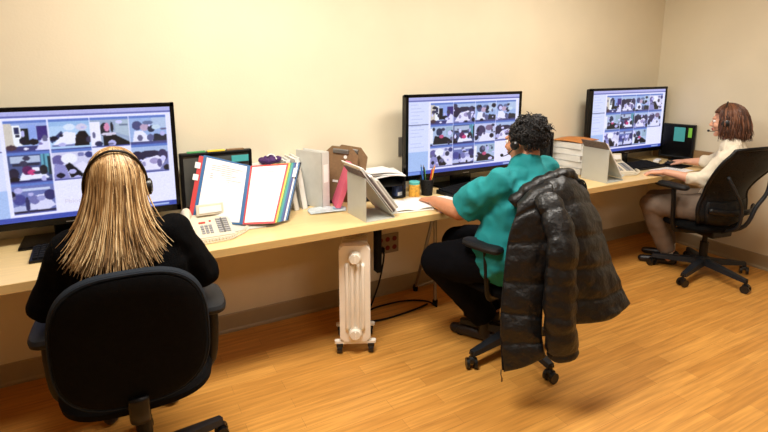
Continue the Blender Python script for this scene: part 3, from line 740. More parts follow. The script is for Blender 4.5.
sheet('paper_sheet', 'white paper sheet between the notebook and keyboard of the woman in teal', 1.73, -.43, R(-25), .17, .22)
sheet('paper_sheet', 'white paper sheet in front of the hands of the woman in cream', 3.79, -.52, R(0), .29, .18)
sheet('paper_sheet', 'white pad on the desk at the foot of the white binder stack', 2.80, -.25, R(15), .2, .15, th=.012)
t = thing('stapler', 'black stapler lying on the white pad near the binder stack', 'stapler', (2.81, -.23, .7535), R(25))
bm = B(); box(bm, (0, 0, .006), (.15, .034, .012), bev=.003); obj('base', bm, M['black'], t)
bm = B(); box(bm, (-.003, 0, .032), (.145, .03, .018), Matrix.Rotation(R(-7), 3, 'Y'), bev=.006); box(bm, (.065, 0, .022), (.018, .03, .028), bev=.003); obj('arm', bm, M['gblack'], t)

# pencil cup
t = thing('pencil_cup', 'black mesh pencil cup beside the second monitor', 'cup', (1.70, -.245, .7405))
bm = B(); lathe(bm, [(.034, 0), (.042, .1), (.044, .1), (.044, .103), (.040, .103), (.032, .004)], 28)
obj('cup', bm, M['mesh'], t, auto=True)
bm = B(); lathe(bm, [(.036, 0), (.036, .004)], 28); tube(bm, [(.043*cos(a*pi/16), .043*sin(a*pi/16), .101) for a in range(32)], .0022, 6, closed=True); obj('rim', bm, M['black'], t, auto=True)
PC = [('yellow pencil leaning right in the black cup', 'pencily', .030, -.005, .052, .01), ('orange pencil leaning far right in the black cup', 'pencilo', .028, .01, .068, .02), ('blue pen leaning left in the black cup', 'penblue', -.026, .0, -.045, .0), ('green pen standing in the middle of the black cup', 'pengreen', -.006, .02, .0, .03), ('red pen at the front of the black cup', 'penred', .004, -.024, .01, -.04), ('black pen at the left rim of the black cup', 'black', -.02, -.015, -.04, -.02)]
for k, (lb, mm, ax, ay, bx, by) in enumerate(PC):
    t = thing('pencil' if 'pencil' in lb else 'pen', lb, 'pencil' if 'pencil' in lb else 'pen', (1.70+ax*.5, -.245+ay*.5, .747), 0, 'pens and pencils in the black cup')
    a = V((0, 0, 0)); e = V((bx-ax*.5, by-ay*.5, .15+.014*(k % 3))); dd = (e-a).normalized()
    bm = B(); tube(bm, [a, e], .0052, 6); obj('barrel', bm, M[mm], t)
    bm = B(); tube(bm, [e, e+dd*.014, e+dd*.018], [.004, .0012, .0004], 6); obj('tip', bm, M['wood'] if 'pencil' in lb else M['steel'], t)
t = thing('lotion_jar', 'round jar with yellow label and teal lid left of the pencil cup', 'jar', (1.612, -.235, .7405))
bm = B(); lathe(bm, [(.033, 0), (.035, .004), (.035, .075), (.031, .08)], 28); obj('jar_body', bm, M['jarlabel'], t, auto=True)
bm = B(); lathe(bm, [(.034, .078), (.034, .092), (.031, .095)], 28); obj('lid', bm, M['jarlid'], t, auto=True)
t = thing('small_box', 'small navy and white box left of the yellow jar', 'box', (1.52, -.20, .7405), R(12))
bm = B(); box(bm, (0, 0, .0375), (.075, .05, .075), bev=.003); obj('box', bm, M['bluebox'], t)
bm = B(); box(bm, (0, -.0255, .025), (.06, .001, .022)); obj('label_panel', bm, M['white'], t)

# ------------------------------------------------------------------ stack of white binders with kraft folder
names = ('lowest white binder of the tall stack left of the third monitor', 'second lowest white binder of the tall stack', 'middle white binder of the tall stack', 'fourth white binder up in the tall stack', 'topmost white binder of the tall stack, just under the orange folder')
for k in range(5):
    t = thing('ring_binder', names[k], 'binder', (3.13, -.145, .7405+k*.047), R((0, 4, -3, 3, -2)[k]+12), 'white binders in the tall stack')
    bm = B(); w, d, h = .27, .26, .046
    box(bm, (0, 0, .002), (w, d, .003)); box(bm, (0, 0, h-.003), (w, d, .003)); box(bm, (-w/2+.002, 0, h/2), (.004, d, h-.002), bev=.001); obj('cover', bm, M['binder'], t)
    bm = B(); box(bm, (.002, 0, h/2), (w-.018, d-.012, h-.010)); obj('pages', bm, M['paper'], t)
t = thing('kraft_folder', 'orange brown folder lying on top of the white binder stack', 'folder', (3.13, -.145, .9765), R(14))
bm = B(); P = gridP([[(-.14, -.12, 0), (0, -.12, .004), (.14, -.12, .0)], [(-.14, 0, .006), (0, 0, .02), (.14, 0, .006)], [(-.14, .12, 0), (0, .12, .004), (.14, .12, .0)]]); slab(bm, P, 14, 10, lambda u, v: .004)
for v in bm.verts: v.co.z += .003
obj('card', bm, M['orange'], t, True)
bm = B(); box(bm, (.0, -.06, .003), (.24, .06, .003)); obj('inner_sheet', bm, M['paper'], t)
# small white plug box on desk right
t = thing('card_reader', 'small white box on the desk under the right edge of the third monitor', 'box', (4.02, -.25, .7405), R(20))
bm = B(); box(bm, (0, 0, .012), (.1, .045, .022), bev=.006); obj('case', bm, M['white'], t)
bm = B(); box(bm, (0, -.0228, .012), (.06, .002, .005)); obj('slot', bm, M['mblack'], t)

# ------------------------------------------------------------------ wall plates
t = thing('wall_plate', 'grey metal wall plate just left of the second monitor', 'wall plate', (1.665, -.002, 1.02))
bm = B(); box(bm, (0, -.003, 0), (.075, .008, .125), bev=.002); obj('plate', bm, M['greyplate'], t)
bm = B(); box(bm, (0, -.01, -.01), (.02, .012, .03), bev=.003); obj('switch', bm, M['outletwhite'], t)
t = thing('power_outlet', 'wall power outlet with six red sockets under the desk', 'power outlet', (1.545, -.002, .365))
bm = B(); box(bm, (0, -.004, 0), (.17, .008, .135), bev=.002); obj('plate', bm, M['outletwhite'], t)
for c in range(3):
    for r in range(2):
        bm = B(); lathe(bm, [(.017, 0), (.017, .004), (.015, .006)], 20, Matrix.Translation(V((-.053+c*.053, -.006, -.03+r*.06))) @ Matrix.Rotation(R(90), 4, 'X')); 
        obj('socket', bm, M['red'], t)
bm = B(); pts = smooth_line([(1.495, -.03, .335), (1.49, -.06, .30), (1.46, -.06, .15), (1.41, -.08, .05), (1.36, -.12, .008), (1.28, -.20, .008), (1.22, -.27, .008), (1.32, -.31, .008), (1.47, -.31, .008), (1.62, -.29, .008), (1.70, -.27, .008)], 80)
tube(bm, pts, .006, 8); box(bm, (1.495, -.024, .335), (.03, .03, .03), bev=.005)
tag(obj('extension_cable', bm, M['mblack'], smooth=True, loc=(1.495, -.03, 0), off=(1.495, -.03, 0)), 'black cable plugged into the red outlet and trailing over the floor', 'cable')
bm = B(); pts = smooth_line([(1.20, -.36, .10), (1.24, -.30, .01), (1.33, -.17, .008), (1.48, -.15, .008), (1.62, -.17, .008), (1.72, -.24, .008), (1.735, -.33, .008)], 50)
tube(bm, pts, .0055, 8); tag(obj('floor_cable', bm, M['mblack'], smooth=True, loc=(1.24, -.3, 0), off=(1.24, -.3, 0)), 'black power cord looping over the floor from the heater to the desk leg', 'cable')

# ------------------------------------------------------------------ oil heater
ht = thing('oil_heater', 'cream oil filled radiator heater standing on casters under the desk', 'heater', (1.065, -.52, 0), R(-25))
w = .165
def rrect(w, h, r, n=6, cx=0, cy=0):
    P = []
    for qx, qy, a0 in ((1, 1, 0), (-1, 1, 90), (-1, -1, 180), (1, -1, 270)):
        for k in range(n+1):
            a = R(a0+90*k/n); P.append((cx+qx*(w/2-r)+r*cos(a), cy+qy*(h/2-r)+r*sin(a)))
    return P
XZf = Matrix(((1, 0, 0, 0), (0, 0, 1, 0), (0, 1, 0, 0), (0, 0, 0, 1)))
bm = B(); prism(bm, rrect(w, .545, .022, cy=.345), -.045, 0, XZf); bmesh.ops.bevel(bm, geom=[e for e in bm.edges if abs((e.verts[0].co-e.verts[1].co).y) < 1e-6 and e.verts[0].co.y < -.04], offset=.008, segments=3, affect='EDGES')
obj('front_panel', bm, M['heater'], ht, auto=True)
bm = B()
for k in (-1.5, -.5, .5, 1.5): tube(bm, [(k*.028, -.046, .14), (k*.028, -.05, .16), (k*.028, -.05, .50), (k*.028, -.046, .52)], .0105, 8, flat=.8)
obj('panel_ribs', bm, M['heater'], ht, True)
for z in (.555, .125):
    bm = B(); lathe(bm, [(.036, 0), (.036, .006), (.030, .008), (.030, .024), (.026, .028)], 28, Matrix.Translation(V((0.0, -.05, z))) @ Matrix.Rotation(R(90), 4, 'X')); k = obj('knob', bm, M['knob'], ht, auto=True)
    bm = B(); box(bm, (0, -.08, z), (.008, .012, .044), bev=.002); g = obj('grip', bm, M['heater'], k)
for k in range(5):
    bm = B(); y = .018+k*.05
    prism(bm, rrect(.15, .50, .03, cy=.345), y-.005, y+.005, XZf)
    for q in (-.045, 0, .045): tube(bm, [(q, y, .15), (q, y, .54)], .011, 8)
    tube(bm, [(0, y-.025, .56), (0, y+.025, .56)], .02, 10); tube(bm, [(0, y-.025, .13), (0, y+.025, .13)], .02, 10)
    obj('fin', bm, M['heater'], ht, auto=True)
for y in (-.025, .16):
    bm = B(); prism(bm, rrect(.225, .03, .012), .058, .072, Matrix.Translation(V((0, y, 0)))); f = obj('foot_bar', bm, M['heater'], ht, auto=True)
    for s in (-1, 1):
        bm = B(); tube(bm, [(s*.085-.014, y, .024), (s*.085+.014, y, .024)], .024, 16); box(bm, (s*.085, y, .048), (.036, .036, .022), bev=.004); obj('wheel', bm, M['caster'], f)

# ------------------------------------------------------------------ chairs
def chair_base(t, rb, angs, seat_z, m='chairplastic', zc=.0):
    ang0 = angs
    for i, a in enumerate(ang0):
        a = R(a); d = V((cos(a), sin(a), 0)); s = V((-sin(a), cos(a), 0))
        bm = B(); rows = []
        for k in range(7):
            f = k/6; c = d*(.03+f*(rb-.03)); z = .115-.03*f; hw = .034-.014*f; hh = .026-.012*f
            rows.append([bm.verts.new(c+s*hw+V((0,0,z-hh))), bm.verts.new(c+s*hw*.8+V((0,0,z+hh*.7))), bm.verts.new(c+V((0,0,z+hh))), bm.verts.new(c-s*hw*.8+V((0,0,z+hh*.7))), bm.verts.new(c-s*hw+V((0,0,z-hh)))])
        for A, Bq in zip(rows, rows[1:]):
            for q in range(5): bm.faces.new((A[q], A[(q+1) % 5], Bq[(q+1) % 5], Bq[q]))
        bm.faces.new(rows[0]); bm.faces.new(rows[-1][::-1])
        leg = obj('base_leg', bm, M[m], t, auto=True)
        c = d*rb; sw = R(40*i)
        ax = V((cos(a+1.2+sw), sin(a+1.2+sw), 0)); bm = B()
        tube(bm, [c+V((0,0,.05)), c+V((0,0,.09))], .008, 8); tube(bm, [c-ax*.012+V((0,0,.047)), c+ax*.012+V((0,0,.047))], .020, 14)
        for q in (-1, 1): tube(bm, [c+ax*q*.012+V((0,0,.0285)), c+ax*q*.028+V((0,0,.0285))], .028, 18)
        obj('caster', bm, M['caster'], leg, auto=True)
    bm = B(); lathe(bm, [(.045, .085), (.05, .10), (.045, .145), (.034, .15)], 24); obj('hub', bm, M[m], t, auto=True)
    bm = B(); lathe(bm, [(.028, .14), (.028, .26), (.017, .262), (.017, seat_z-.07)], 20); obj('gas_column', bm, M['black'], t, auto=True)
    bm = B(); box(bm, (0, .0, seat_z-.075), (.19, .26, .05), bev=.012); obj('mechanism', bm, M['black'], t)

def superell(a, b, n, th):
    c, s = cos(th), sin(th)
    return (a*math.copysign(abs(c)**(2/n), c), b*math.copysign(abs(s)**(2/n), s))

def cushion(bm, w, h, n, prof, M4, curve=None, taper=0, N=56):
    """stack of superellipse rings: prof list (scale_inset, depth)"""
    rings = []
    for ins, dz in prof:
        ring = []
        for k in range(N):
            x, y = superell(max(w/2-ins, .001), max(h/2-ins, .001), n, 2*pi*k/N)
            x *= 1+taper*(y/(h/2)); z = dz+(curve(x, y) if curve else 0)
            ring.append(bm.verts.new(M4 @ V((x, y, z))))
        rings.append(ring)
    for A, Bq in zip(rings, rings[1:]):
        for k in range(N): bm.faces.new((A[k], A[(k+1) % N], Bq[(k+1) % N], Bq[k]))
    bm.faces.new(rings[0][::-1]); bm.faces.new(rings[-1])

def rings_inner(w, h): return [(min(w, h)*f, 0) for f in (.5,)]

def armrest(t, s, x, z, y0, y1, seat_z, pw=.05, m='armpad', splay=0):
    bm = B(); M4 = Matrix.Translation(V((s*x, (y0+y1)/2, z))) @ Matrix.Rotation(s*splay, 4, 'Z')
    cushion(bm, pw*2, y1-y0, 3.2, [(.012, -.022), (.002, -.014), (0, -.002), (.006, .010), (.022, .015)], M4); p = obj('armrest', bm, M[m], t, auto=True)
    bm = B(); tube(bm, smooth_line([(s*x*1.0, (y0+y1)/2-.02, z-.02), (s*x, (y0+y1)/2-.03, z-.12), (s*(x-.02), (y0+y1)/2-.03, seat_z-.04), (s*(x-.10), (y0+y1)/2-.02, seat_z-.075), (s*.08, .0, seat_z-.08)], 16), .02, 10, flat=.6)
    obj('arm_post', bm, M['black'], t, True)

def task_chair(label, loc, rz, seat_z, bw, bh, bz, by, angs, rb, armx, armz, sw=.5, backmat='chairfab', lean=8):
    t = thing('office_chair', label, 'chair', loc, rz)
    chair_base(t, rb, angs, seat_z)
    bm = B(); M4 = Matrix.Translation(V((0, .03, seat_z-.055)))
    cushion(bm, sw, .48, 3, [(.03, -.0), (.004, .008), (0, .03), (.01, .05), (.05, .062)], M4); obj('seat', bm, M[backmat], t, auto=True)
    # backrest
    Mb = Matrix.Translation(V((0, by, bz))) @ Matrix.Rotation(R(90+lean), 4, 'X')
    cv = lambda x, y: -.30*x*x*1.0
    bm = B(); cushion(bm, bw, bh, 2.9, [(.03, -.03), (.008, -.022), (0, -.008), (.004, .006), (.012, .012)], Mb, lambda x, y: -cv(x, y)*-1, -.03)
    obj('backrest_cushion', bm, M['chairtrim'], t, auto=True)
    bm = B(); N = 56; prof = [(.013, .010), (.016, .020), (.03, .027), (.07, .031), (.12, .032), (.18, .033)]
    cushion(bm, bw, bh, 2.9, prof, Mb, lambda x, y: cv(x, y), -.03)
    obj('backrest_shell', bm, M[backmat], t, auto=True)
    bm = B(); pts = []
    for k in range(64):
        x, y = superell(bw/2-.006, bh/2-.006, 2.9, 2*pi*k/64); x *= 1-.03*y/(bh/2); pts.append(Mb @ V((x, y, .014+cv(x, y))))
    tube(bm, pts, .0035, 6, closed=True); obj('piping', bm, M['chairtrim'], t, True)
    bm = B(); tube(bm, smooth_line([(0, -.1, seat_z-.075), (0, by+.06, seat_z-.07), (0, by-.005, seat_z-.02), (0, by-.012, bz-bh/2+.05)], 14), .03, 10, flat=.4); obj('back_bar', bm, M['black'], t, True)
    for s in (-1, 1): armrest(t, s, armx, armz, -.10, .13, seat_z)
    return t
task_chair('black round-backed office chair under the blonde woman at the left', (.0, -.95, 0), R(-2), .47, .455, .48, .715, -.27, [20, 92, 164, 236, 308], .30, .262, .675)

c2 = task_chair('black office chair under the woman in teal with a puffer jacket over its back', (1.83, -.93, 0), R(14), .45, .46, .46, .78, -.245, [a-14 for a in (50, 118, 186, 264, 339)], .31, .285, .675, lean=6)

# mesh ergonomic chair
def mesh_chair(label, loc, rz):
    t = thing('office_chair', label, 'chair', loc, rz); sz = .43
    chair_base(t, .33, [a-math.degrees(rz) for a in (190, 262, 334, 46, 118)], sz)
    bm = B(); cushion(bm, .49, .42, 3, [(.03, 0), (.004, .008), (0, .025), (.01, .042), (.05, .05)], Matrix.Translation(V((0, .05, sz-.05)))); obj('seat', bm, M['chairfab'], t, auto=True)
    # backrest: tall shield flaring to shoulders
    def outline(v):  # half width by height fraction
        return cr([.15, .22, .23, .205, .225, .255, .25, .20], v)
    def centre(v):
        return V((0, cr([-.12, -.17, -.17, -.18, -.22, -.28, -.33, -.37], v), .40+.60*v))
    def P(u, v):
        s = (u-.5)*2; c = centre(v); w_ = outline(v)
        return V((s*w_, c.y+.07*s*s, c.z+.02*(1-s*s)*v-.0*abs(s)))
    bm = B(); slab(bm, P, 26, 34, lambda u, v: .004); obj('mesh_back', bm, M['mesh'], t, True)
    pts = [P(0, k/16) for k in range(17)]+[P(k/8, 1) for k in range(1, 8)]+[P(1, 1-k/16) for k in range(17)]+[P(1-k/8, 0) for k in range(1, 8)]
    bm = B(); tube(bm, pts, .013, 8, closed=True); obj('back_frame', bm, M['black'], t, True)
    for s in (-1, 1):
        bm = B(); tube(bm, smooth_line([(s*.20, -.27, .82), (s*.14, -.30, .70), (s*.07, -.29, .60), (s*.03, -.25, .45), (0, -.1, .36)], 20), .013, 8, flat=.8); obj('spine_arm', bm, M['chairplastic'], t, True)
    bm = B(); tube(bm, smooth_line([(-.21, -.17, .56), (-.1, -.235, .55), (0, -.25, .55), (.1, -.235, .55), (.21, -.17, .56)], 18), .014, 8, flat=1.6); obj('lumbar_band', bm, M['black'], t, True)
    def P2(u, v):
        s = (u-.5)*2; vv = .02+.33*v; p = P(.5+s*.42*(1 if v < .8 else 1), vv); p.y -= .035*(1-s*s)*sin(pi*min(max(v, .0), 1))+.006; return p
    bm = B(); slab(bm, P2, 18, 14, lambda u, v: .006); obj('lumbar_shield', bm, M['mesh'], t, True)
    for s in (-1, 1): armrest(t, s, .29, .70, -.05, .20, sz, pw=.045, splay=R(-8))
    return t
mesh_chair('black ergonomic chair with a perforated mesh back at the right end', (3.78, -.83, 0), R(-10))

# ------------------------------------------------------------------ puffer jacket on chair 2
def jk(name, rows, nq, th, parent, off, nu=22, narrow=None):
    P = gridP(rows); bm = B()
    def T(u, v):
        ph = v*nq
        q = abs(sin(pi*ph))**.38
        e = min(1, min(u, 1-u)/.07)**.5
        wr = .75+.5*noise.noise(P(u, v)*22)
        return .008+th*q*e*wr
    slab(bm, P, nu, nq*12, T)
    return obj(name, bm, M['nylon'], parent, True, off=off)
jl = (1.86, -1.25, 0)
jt = thing('puffer_jacket', 'black quilted puffer jacket draped over the back of the middle chair', 'jacket', jl)

JA = [[(1.66, -1.10, .90), (1.72, -1.09, .95), (1.80, -1.10, .98)],
      [(1.575, -1.19, .91), (1.63, -1.22, .975), (1.72, -1.25, 1.01)],
      [(1.525, -1.19, .78), (1.595, -1.26, .80), (1.665, -1.31, .82)],
      [(1.475, -1.22, .56), (1.55, -1.28, .56), (1.63, -1.32, .56)],
      [(1.445, -1.25, .38), (1.52, -1.31, .38), (1.60, -1.35, .37)],
      [(1.44, -1.29, .195), (1.51, -1.34, .225), (1.60, -1.38, .27)]]
JC = [[(1.74, -1.07, .96), (1.90, -1.06, .97), (2.00, -1.05, .91)],
      [(1.70, -1.22, 1.01), (1.85, -1.20, 1.025), (1.99, -1.17, .96)],
      [(1.68, -1.31, .87), (1.83, -1.33, .87), (2.00, -1.27, .84)],
      [(1.68, -1.35, .71), (1.84, -1.38, .70), (2.01, -1.34, .68)],
      [(1.70, -1.38, .55), (1.87, -1.42, .53), (2.04, -1.40, .53)],
      [(1.72, -1.41, .41), (1.90, -1.46, .41), (2.07, -1.44, .44)]]
jk('front_panel', JA, 7, .032, jt, jl, 16)
jk('back_panel', JC, 6, .034, jt, jl, 30)
# sleeve
bm = B(); path = smooth_line([(1.67, -1.25, .97), (1.665, -1.32, .90), (1.655, -1.385, .78), (1.64, -1.40, .62), (1.63, -1.42, .46), (1.645, -1.43, .33), (1.65, -1.43, .29)], 90)
rs = []
for k in range(90):
    f = k/89; nq = 7; q = abs(sin(pi*f*nq))**.4
    small = .45 < f < .68
    if small: q = abs(sin(pi*f*nq*2))**.5*.6+.25
    rs.append((.058+.012*sin(f*pi)+.014*q-.012*(1-f)*(1-f)) if f < .96 else .05)
tube(bm, path, rs, 20, flat=.72)
for v in bm.verts: v.co += v.normal*0+V((noise.noise(v.co*18), noise.noise(v.co*18+V((5,5,5))), 0))*.008
obj('sleeve', bm, M['nylon'], jt, True, off=jl)
bm = B(); tube(bm, smooth_line([(1.60, -1.12, .91), (1.68, -1.16, .99), (1.80, -1.18, 1.03), (1.90, -1.17, 1.03), (1.98, -1.12, .98)], 30), [.03+.012*abs(sin(k*.8)) for k in range(30)], 14, flat=.8); obj('collar', bm, M['nylon'], jt, True, off=jl)
bm = B(); tube(bm, smooth_line([(1.59, -1.20, .91), (1.53, -1.195, .79), (1.478, -1.225, .56), (1.448, -1.255, .38), (1.437, -1.29, .205)], 40), .0055, 6); obj('zip_tape', bm, M['mblack'], jt, True, off=jl)
bm = B(); tube(bm, [(1.43, -1.285, .205), (1.425, -1.29, .185), (1.432, -1.29, .165)], .003, 6); box(bm, (1.432, -1.29, .158), (.008, .004, .02)); obj('zip_pull', bm, M['zip'], jt, off=jl)

# ------------------------------------------------------------------ people
def frame(az, pitch=0, roll=0):
    return Matrix.Rotation(R(az-90), 4, 'Z') @ Matrix.Rotation(R(pitch), 4, 'X') @ Matrix.Rotation(R(roll), 4, 'Y')
def head(b, c, az, pitch, neck):
    F = Matrix.Translation(V(c)) @ frame(az, pitch)
    b.M = F
    b.e((0, -.012, .032), (.076, .094, .082)); b.e((0, .03, -.018), (.062, .062, .086)); b.e((0, .038, -.07), (.046, .045, .036))
    b.e((0, .074, -.094), (.02, .018, .016)); b.c((0, .088, .010), .007, (0, .106, -.022), .012); b.e((0, .094, -.027), (.017, .012, .009))
    b.e((0, .078, .026), (.05, .018, .012))
    for s in (-1, 1):
        b.e((s*.036, .066, -.025), (.022, .022, .022)); b.e((s*.078, -.004, -.004), (.010, .019, .032)); b.e((s*.074, .004, -.028), (.007, .010, .012))
    b.e((0, .088, -.050), (.024, .012, .006)); b.e((0, .086, -.061), (.021, .012, .007))
    b.M = Matrix.Identity(4)
    b.c(V(neck)+V((0, 0, -.02)), .058, F @ V((0, -.02, -.06)), .053)
    return F
def hand(b, w, d, s, n, curl=25, thumb=1):
    """w wrist, d pointing direction, s direction toward the thumb, n palm normal (down)"""
    w, d, s, n = V(w), V(d).normalized(), V(s).normalized(), V(n).normalized()
    s = (s-d*s.dot(d)).normalized(); n = d.cross(s)*(1 if d.cross(s).dot(n) > 0 else -1)
    L = (.068, .076, .070, .056); tips = []
    for i in range(4):
        o = .031-.0205*i
        kn = w+d*(.088-.004*abs(i-1))+s*o
        b.c(w+d*.012+s*o*.55, .015, kn, .0115, 10)
        if i < 3: b.c(w+d*.05+s*(o-.01)*.9, .013, kn-s*.01, .011, 10)
        dd = (d+s*(.10-.07*i)).normalized(); p = kn; a = 0
        for k, (fr, rr) in enumerate(((.45, .0088), (.30, .0080), (.25, .0072))):
            a += R(curl*(1, 1.1, .7)[k]); q = p+(dd*cos(a)+n*sin(a))*L[i]*fr
            b.c(p, (.0095, .0086, .0078)[k], q, rr, 10); p = q
        tips.append(p)
    p0 = w+d*.022+s*.024; p1 = p0+(d*.6+s*.7+n*.25).normalized()*.038; p2 = p1+(d*.92+s*.2+n*.25).normalized()*.03; p3 = p2+(d*.95-s*.05+n*.3).normalized()*.024
    b.c(p0, .016, p1, .0125, 10); b.c(p1, .012, p2, .0105, 10); b.c(p2, .010, p3, .0085, 10)
    return tips
def eyes(F, t, off, m='iris'):
    for s in (-1, 1):
        p = F @ V((s*.031, .0775, .006)) - V(off)
        bm = B(); bmesh.ops.create_uvsphere(bm, u_segments=14, v_segments=10, radius=.0125); e = obj('eye', bm, M['eyew'], t, True, loc=p)
        q = (F.to_3x3() @ V((0, .0095, 0)))
        bm = B(); bmesh.ops.create_uvsphere(bm, u_segments=12, v_segments=8, radius=.0052); obj('iris', bm, M[m], e, True, loc=q)

def strand_obj(name, paths, rads, m, t, off, nseg=3, base=None):
    """many tapering hair tubes in one mesh, with a per-strand value"""
    vs = []; fs = []; val = []
    for pts, r in zip(paths, rads):
        N = len(pts); base0 = len(vs); rv = random.random()
        for i, p in enumerate(pts):
            tt = (pts[min(i+1, N-1)]-pts[max(i-1, 0)]).normalized(); a = tt.orthogonal().normalized(); bb = tt.cross(a)
            if i == 0: pa = a
            a = (pa-tt*pa.dot(tt))
            a = a.normalized() if a.length > 1e-5 else tt.orthogonal().normalized(); pa = a; bb = tt.cross(a)
            f = i/(N-1); rr = r*(1-.75*max(0, (f-.6)/.4)**1.2)
            for k in range(nseg):
                vs.append(p+(a*cos(2*pi*k/nseg)+bb*sin(2*pi*k/nseg))*rr-V(off)); val.append(rv)
        for i in range(N-1):
            for k in range(nseg):
                a0 = base0+i*nseg; fs.append((a0+k, a0+(k+1) % nseg, a0+nseg+(k+1) % nseg, a0+nseg+k))
    if base:
        bv, bf = base; b0 = len(vs)
        vs += [V(v)-V(off) for v in bv]; val += [.35]*len(bv); fs += [tuple(b0+i for i in f) for f in bf]
    me = bpy.data.meshes.new(name); me.from_pydata([tuple(v) for v in vs], [], fs)
    at = me.attributes.new('strand', 'FLOAT', 'POINT'); at.data.foreach_set('value', val)
    return finish(me, name, m, t, True)
def ell_base(F, c, r, zmin=-9, skipfront=True):
    """scalp cap mesh"""
    vs = []; fs = []; nu, nv = 40, 20
    for j in range(nv+1):
        th = pi*.62*j/nv
        for i in range(nu):
            ph = 2*pi*i/nu  # 0 = front
            vs.append(F @ (V(c)+V((sin(ph)*sin(th)*r[0], cos(ph)*sin(th)*r[1], cos(th)*r[2]))))
    for j in range(nv):
        for i in range(nu):
            ph = 2*pi*(i+.5)/nu; ph = min(ph, 2*pi-ph)
            if ph < R(62) and j > nv*.42: continue
            if ph < R(85) and j > nv*.75: continue
            fs.append((j*nu+i, j*nu+(i+1) % nu, (j+1)*nu+(i+1) % nu, (j+1)*nu+i))
    return vs, fs
def headset(F, t, off, mic=True, rx=.092, rz=.118, dy=-.01, tilt=0, cup=True, side=(-1, 1), cr_=1):
    T4 = F @ Matrix.Rotation(tilt, 4, 'X')
    pts = [T4 @ V((rx*sin(a), dy, .0+rz*cos(a))) for a in [R(-95+190*k/24) for k in range(25)]]
    bm = B(); tube(bm, pts, .0045, 8, flat=1.0)
    h = obj('headset', bm, M['band'], t, True, off=off)
    for s in side:
        c = T4 @ V((s*(rx+.002), dy+.002, -.012)); ax = (T4.to_3x3() @ V((s, 0, 0))).normalized()
        bm = B(); tube(bm, [c-ax*.012, c-ax*.006, c+ax*.008, c+ax*.014], [.022*cr_, .029*cr_, .029*cr_, .018*cr_], 18); obj('ear_cup', bm, M['band'], h, auto=True, off=off)
    if mic:
        s = side[0]; bm = B(); tube(bm, [F @ V(p) for p in smooth_line([(s*(rx+.012), .0, -.02), (s*.1, .04, -.05), (s*.07, .09, -.065), (s*.045, .115, -.062)], 14)], .0025, 6); obj('microphone_boom', bm, M['band'], h, True, off=off)
        bm = B(); bmesh.ops.create_uvsphere(bm, u_segments=12, v_segments=8, radius=.009, matrix=Matrix.Translation(F @ V((s*.045, .115, -.062)))); obj('microphone', bm, M['band'], h, True, off=off)

def limb(b, pts, rs):
    for i in range(len(pts)-1): b.c(pts[i], rs[i], pts[i+1], rs[i+1], 16)
def foot(b, ank, az, L=.23, h=.055, w=.042, g=0.0):
    d = V((cos(R(az)), sin(R(az)), 0)); a = V(ank); z0 = g
    b.c((a.x-d.x*.045, a.y-d.y*.045, z0+h*.62), h*.62-.002, (a.x+d.x*.06, a.y+d.y*.06, z0+h*.6), h*.58, 14)
    b.c((a.x+d.x*.06, a.y+d.y*.06, z0+w*.8), w*.8, (a.x+d.x*(L-.075), a.y+d.y*(L-.075), z0+w*.66), w*.64, 14)
    b.c(a, h*.72, (a.x-d.x*.01, a.y-d.y*.01, z0+h*.8), h*.7, 14)

